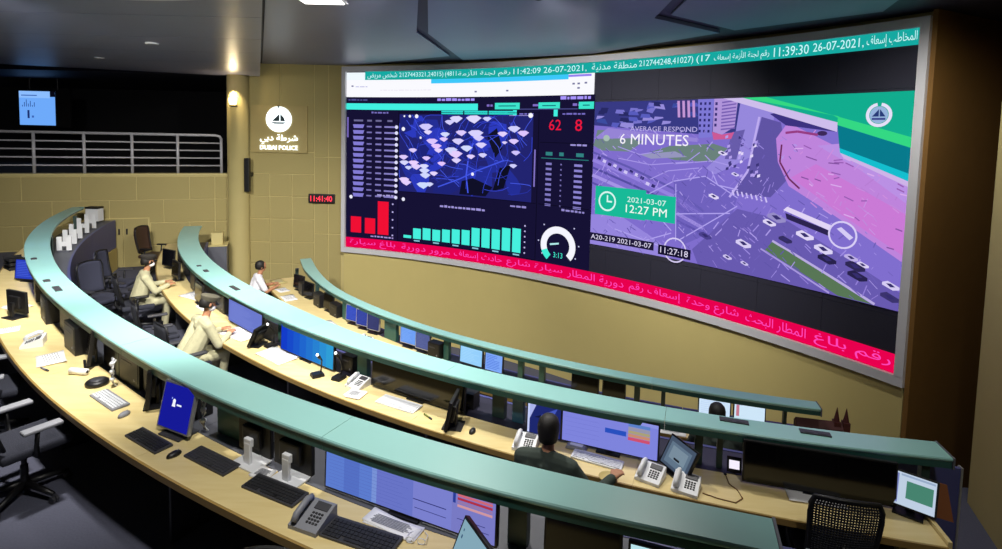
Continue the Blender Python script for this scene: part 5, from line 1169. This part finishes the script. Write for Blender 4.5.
def person(th, r, z, label, yaw=0, seat=0.50, lean=0.08, hands=((-0.14, 0.46, 0.80), (0.16, 0.46, 0.80)), top='khaki', leg='trouser', sleeve='long', head_turn=0, head_tilt=10, cap=None, mask=False, hair_long=0.0):
    t = desk_thing('person', th, r, z, yaw, label, 'person')
    V = Vector; B = []          # (p0, r0, p1, r1, class)
    s = seat
    ch = V((0, lean, s + 0.44)); nk = V((0, lean * 1.15 + 0.01, s + 0.58)); hd = V((0, lean * 1.2 + 0.045, s + 0.73))
    add = lambda a, ra, b, rb, c: B.append((V(a), ra, V(b), rb, c))
    add((-0.09, 0.0, s + 0.06), 0.12, (0.09, 0.0, s + 0.06), 0.12, 1)
    for q in (-1, 1):
        add((q * 0.08, 0.0, s + 0.08), 0.128, (q * 0.095, lean * 0.55, s + 0.26), 0.122, 0)
        add((q * 0.095, lean * 0.55, s + 0.26), 0.122, (q * 0.115, lean, s + 0.42), 0.118, 0)
        sh = V((q * 0.205, lean * 1.0, s + 0.485)); add((q * 0.05, lean, s + 0.50), 0.085, sh, 0.074, 0)
        hn = V(hands[0] if q < 0 else hands[1])
        mid = (sh + hn) / 2; L1, L2 = 0.29, 0.26; dv = hn - sh; L = min(dv.length, L1 + L2 - 0.01)
        if dv.length > L: hn = sh + dv.normalized() * L
        hgt = math.sqrt(max(0.0, L1 * L1 - ((L * L + L1 * L1 - L2 * L2) / (2 * L)) ** 2)); al = (L * L + L1 * L1 - L2 * L2) / (2 * L)
        dn = (hn - sh).normalized(); dirv = V((q * 0.55, -0.1, -1)); dirv = (dirv - dn * dirv.dot(dn)).normalized()
        el = sh + dn * al + dirv * hgt
        lower = 0 if sleeve == 'long' else 2
        add(sh, 0.070, el, 0.056, 0)
        if sleeve == 'short':
            m_ = sh.lerp(el, 0.75); B[-1] = (sh, 0.072, m_, 0.062, 0); add(m_, 0.044, el, 0.042, 2)
        add(el, 0.054 if lower == 0 else 0.043, hn.lerp(el, 0.12), 0.042 if lower == 0 else 0.031, lower)
        fd = (hn - el).normalized(); add(hn.lerp(el, 0.12), 0.027, hn, 0.026, 2)
        sd = fd.cross(V((0, 0, 1))).normalized(); pm = hn + fd * 0.055
        for o in (-0.026, 0.0, 0.026): add(hn + sd * o * 0.6, 0.018, pm + sd * o, 0.016, 2)
        for o, ln in ((-0.034, 0.058), (-0.011, 0.074), (0.012, 0.070), (0.034, 0.052)):
            k1 = pm + sd * o + fd * ln * 0.5 + V((0, 0, -0.004)); add(pm + sd * o, 0.0105, k1, 0.010, 2); add(k1, 0.010, k1 + fd * ln * 0.42 + V((0, 0, -0.022)), 0.009, 2)
        tb = hn + fd * 0.012 - sd * q * 0.03; add(tb, 0.013, tb + fd * 0.035 - sd * q * 0.028, 0.011, 2); add(tb + fd * 0.035 - sd * q * 0.028, 0.011, tb + fd * 0.062 - sd * q * 0.030 + V((0, 0, -0.012)), 0.0095, 2)
        kn = V((q * 0.13, 0.44, s + 0.03)); an = V((q * 0.13, 0.40, 0.10))
        add((q * 0.09, 0.02, s + 0.02), 0.105, kn, 0.068, 1); add(kn, 0.066, an, 0.042, 1); add(an + V((0, -0.02, -0.045)), 0.042, an + V((0, 0.15, -0.062)), 0.036, 3)
    add(ch + V((0, 0, 0.02)), 0.11, nk - V((0, 0.0, 0.05)), 0.065, 0)
    add(nk - V((0, 0, 0.04)), 0.052, hd - V((0, 0.005, 0.06)), 0.050, 2)
    bm = NB()
    for a, ra, b_, rb, c in B: capsule(bm, a, ra, b_, rb)
    hm = T(*hd) @ RZ(head_turn) @ RX(-head_tilt)
    hb = NB(); ellip(hb, (0, -0.005, 0.03), (0.076, 0.094, 0.098)); ellip(hb, (0, 0.018, -0.035), (0.058, 0.068, 0.078)); ellip(hb, (0, 0.092, -0.012), (0.013, 0.018, 0.024)); ellip(hb, (0, 0.082, 0.008), (0.009, 0.012, 0.024))
    ellip(hb, (0, 0.082, -0.062), (0.024, 0.008, 0.006)); ellip(hb, (0, 0.082, -0.073), (0.022, 0.008, 0.006)); ellip(hb, (0.03, 0.078, 0.022), (0.024, 0.010, 0.007)); ellip(hb, (-0.03, 0.078, 0.022), (0.024, 0.010, 0.007))
    for q in (-1, 1): ellip(hb, (q * 0.077, -0.005, -0.005), (0.010, 0.020, 0.032))
    bmesh.ops.transform(hb, matrix=hm, verts=hb.verts)
    tmp = D.meshes.new('h'); hb.to_mesh(tmp); hb.free(); bm.from_mesh(tmp); D.meshes.remove(tmp)
    bmesh.ops.recalc_face_normals(bm, faces=bm.faces)
    me0 = D.meshes.new('b0'); bm.to_mesh(me0); bm.free(); ob = D.objects.new('b0', me0); COL.objects.link(ob)
    md = ob.modifiers.new('r', 'REMESH'); md.mode = 'VOXEL'; md.voxel_size = 0.009
    sm = ob.modifiers.new('s', 'SMOOTH'); sm.iterations = 2; sm.factor = 0.4
    dg = bpy.context.evaluated_depsgraph_get(); me = D.meshes.new_from_object(ob.evaluated_get(dg)); D.objects.remove(ob); D.meshes.remove(me0)
    me.name = 'body'; me.materials.clear()
    for k in (top, leg, 'skin', 'shoe'): me.materials.append(M[k])
    bones = [(a, b_, ra, rb, c) for a, ra, b_, rb, c in B] + [(hd, hd + V((0, 0, 0.02)), 0.09, 0.09, 2)]
    for p in me.polygons:
        c = p.center; best = min(bones, key=lambda q: seg_dist(c, q[0], q[1], q[2], q[3])); p.material_index = best[4]; p.use_smooth = True
    body = link(D.objects.new('body', me), t)
    for q in (-1, 1):
        bm = NB(); ellip(bm, (0, 0, 0), (0.012, 0.008, 0.008), 10); bmesh.ops.transform(bm, matrix=hm @ T(q * 0.03, 0.079, 0.010), verts=bm.verts); fin('eye', bm, M['eye'], t, True)
    # hair: cap-shaped shell over the skull
    bm = NB(); prof = [(0.06, -0.075 - hair_long), (0.098, -0.06 - hair_long), (0.112, -0.015), (0.112, 0.035), (0.098, 0.078), (0.068, 0.105), (0.03, 0.119), (0.008, 0.121)]
    if cap: prof = [(0.103, -0.06), (0.106, -0.01), (0.100, 0.03), (0.085, 0.055), (0.01, 0.07)]
    lathe(bm, prof, 20, hm @ T(0, -0.030, 0.014) @ RX(14) @ Matrix.Diagonal((0.80, 0.94, 1, 1))); fin('hair', bm, M['hair'], t, True)
    if cap:
        bm = NB(); lathe(bm, [(0.094, 0.036), (0.099, 0.05), (0.118, 0.095), (0.122, 0.106), (0.10, 0.122), (0.03, 0.130)], 24, hm @ T(0, -0.01, 0.0) @ RX(4) @ Matrix.Diagonal((0.93, 1.05, 1, 1))); cp = fin('cap', bm, M[cap], t, True)
        bm = NB(); grid_shell(bm, lambda u, v: (0.075 * (2 * u - 1), 0.082 - 0.03 * (2 * u - 1) ** 2 + 0.055 * v * (1 - 0.5 * (2 * u - 1) ** 2), 0.046 - 0.022 * v - 0.012 * (2 * u - 1) ** 2), 8, 4, (0, 0, -0.006)); bmesh.ops.transform(bm, matrix=hm, verts=bm.verts); fin('cap_peak', bm, M['black'], cp, True)
    if mask:
        bm = NB(); ellip(bm, (0, 0.036, -0.048), (0.062, 0.072, 0.052), 18); bmesh.ops.transform(bm, matrix=hm, verts=bm.verts); fin('face_mask', bm, M['shirtw'], t, True)
    return t

def seated(th, r, z, label, chair_label, yaw=0, ckw=None, **kw):
    p = person(th, r, z, label, yaw, **kw)
    x, y = pol(th, r); a = R(th + 90 + yaw); back = Vector((math.sin(a), -math.cos(a))) * 0.03
    if chair_label: office_chair(x + back.x, y + back.y, z, a, chair_label, **(ckw or {}))
    return p
seated(-143.1, 16.46, 0.60, 'farther of two khaki officers, dark cap, white mask, arms on the desk', 'black chair under the farther khaki officer', 0, dict(pad='black', tall=1.02), lean=0.10, hands=((-0.12, 0.44, 0.80), (0.14, 0.46, 0.80)), cap='capd', mask=True, head_turn=10, leg='khaki')
seated(-131.7, 16.46, 0.60, 'nearer of two khaki officers, grey cap, white mask, hands on white sheets', 'black chair under the nearer khaki officer', 0, dict(pad='dgrey', tall=1.10), lean=0.20, hands=((-0.10, 0.50, 0.80), (0.14, 0.50, 0.80)), cap='cap', mask=True, head_turn=-5, head_tilt=22, leg='khaki')
seated(-112.75, 16.58, 0.60, 'dark-haired operator in a dark green shirt seen from behind reaching to a phone', 'black chair under the dark-haired operator', 0, dict(pad='black', tall=0.90), lean=0.10, hands=((-0.16, 0.44, 0.80), (0.50, 0.38, 0.83)), top='shirtg', head_turn=0, head_tilt=12, hair_long=0.03)
seated(-147.6, 14.36, 0.0, 'operator in a white short-sleeved shirt with dark hair at the farthest console', 'black chair under the operator in the white shirt', 0, dict(pad='black', tall=1.0), lean=0.12, hands=((-0.12, 0.46, 0.80), (0.15, 0.46, 0.80)), top='shirtw', sleeve='short', head_turn=0, head_tilt=14)
seated(-107.7, 14.36, 0.0, 'operator of whom only the dark hair shows before the two white screens', 'black chair under the operator before the two white screens', 0, dict(pad='black', tall=0.90), lean=0.08, hands=((-0.14, 0.44, 0.80), (0.16, 0.44, 0.80)), top='shirtg', head_tilt=8, seat=0.46)
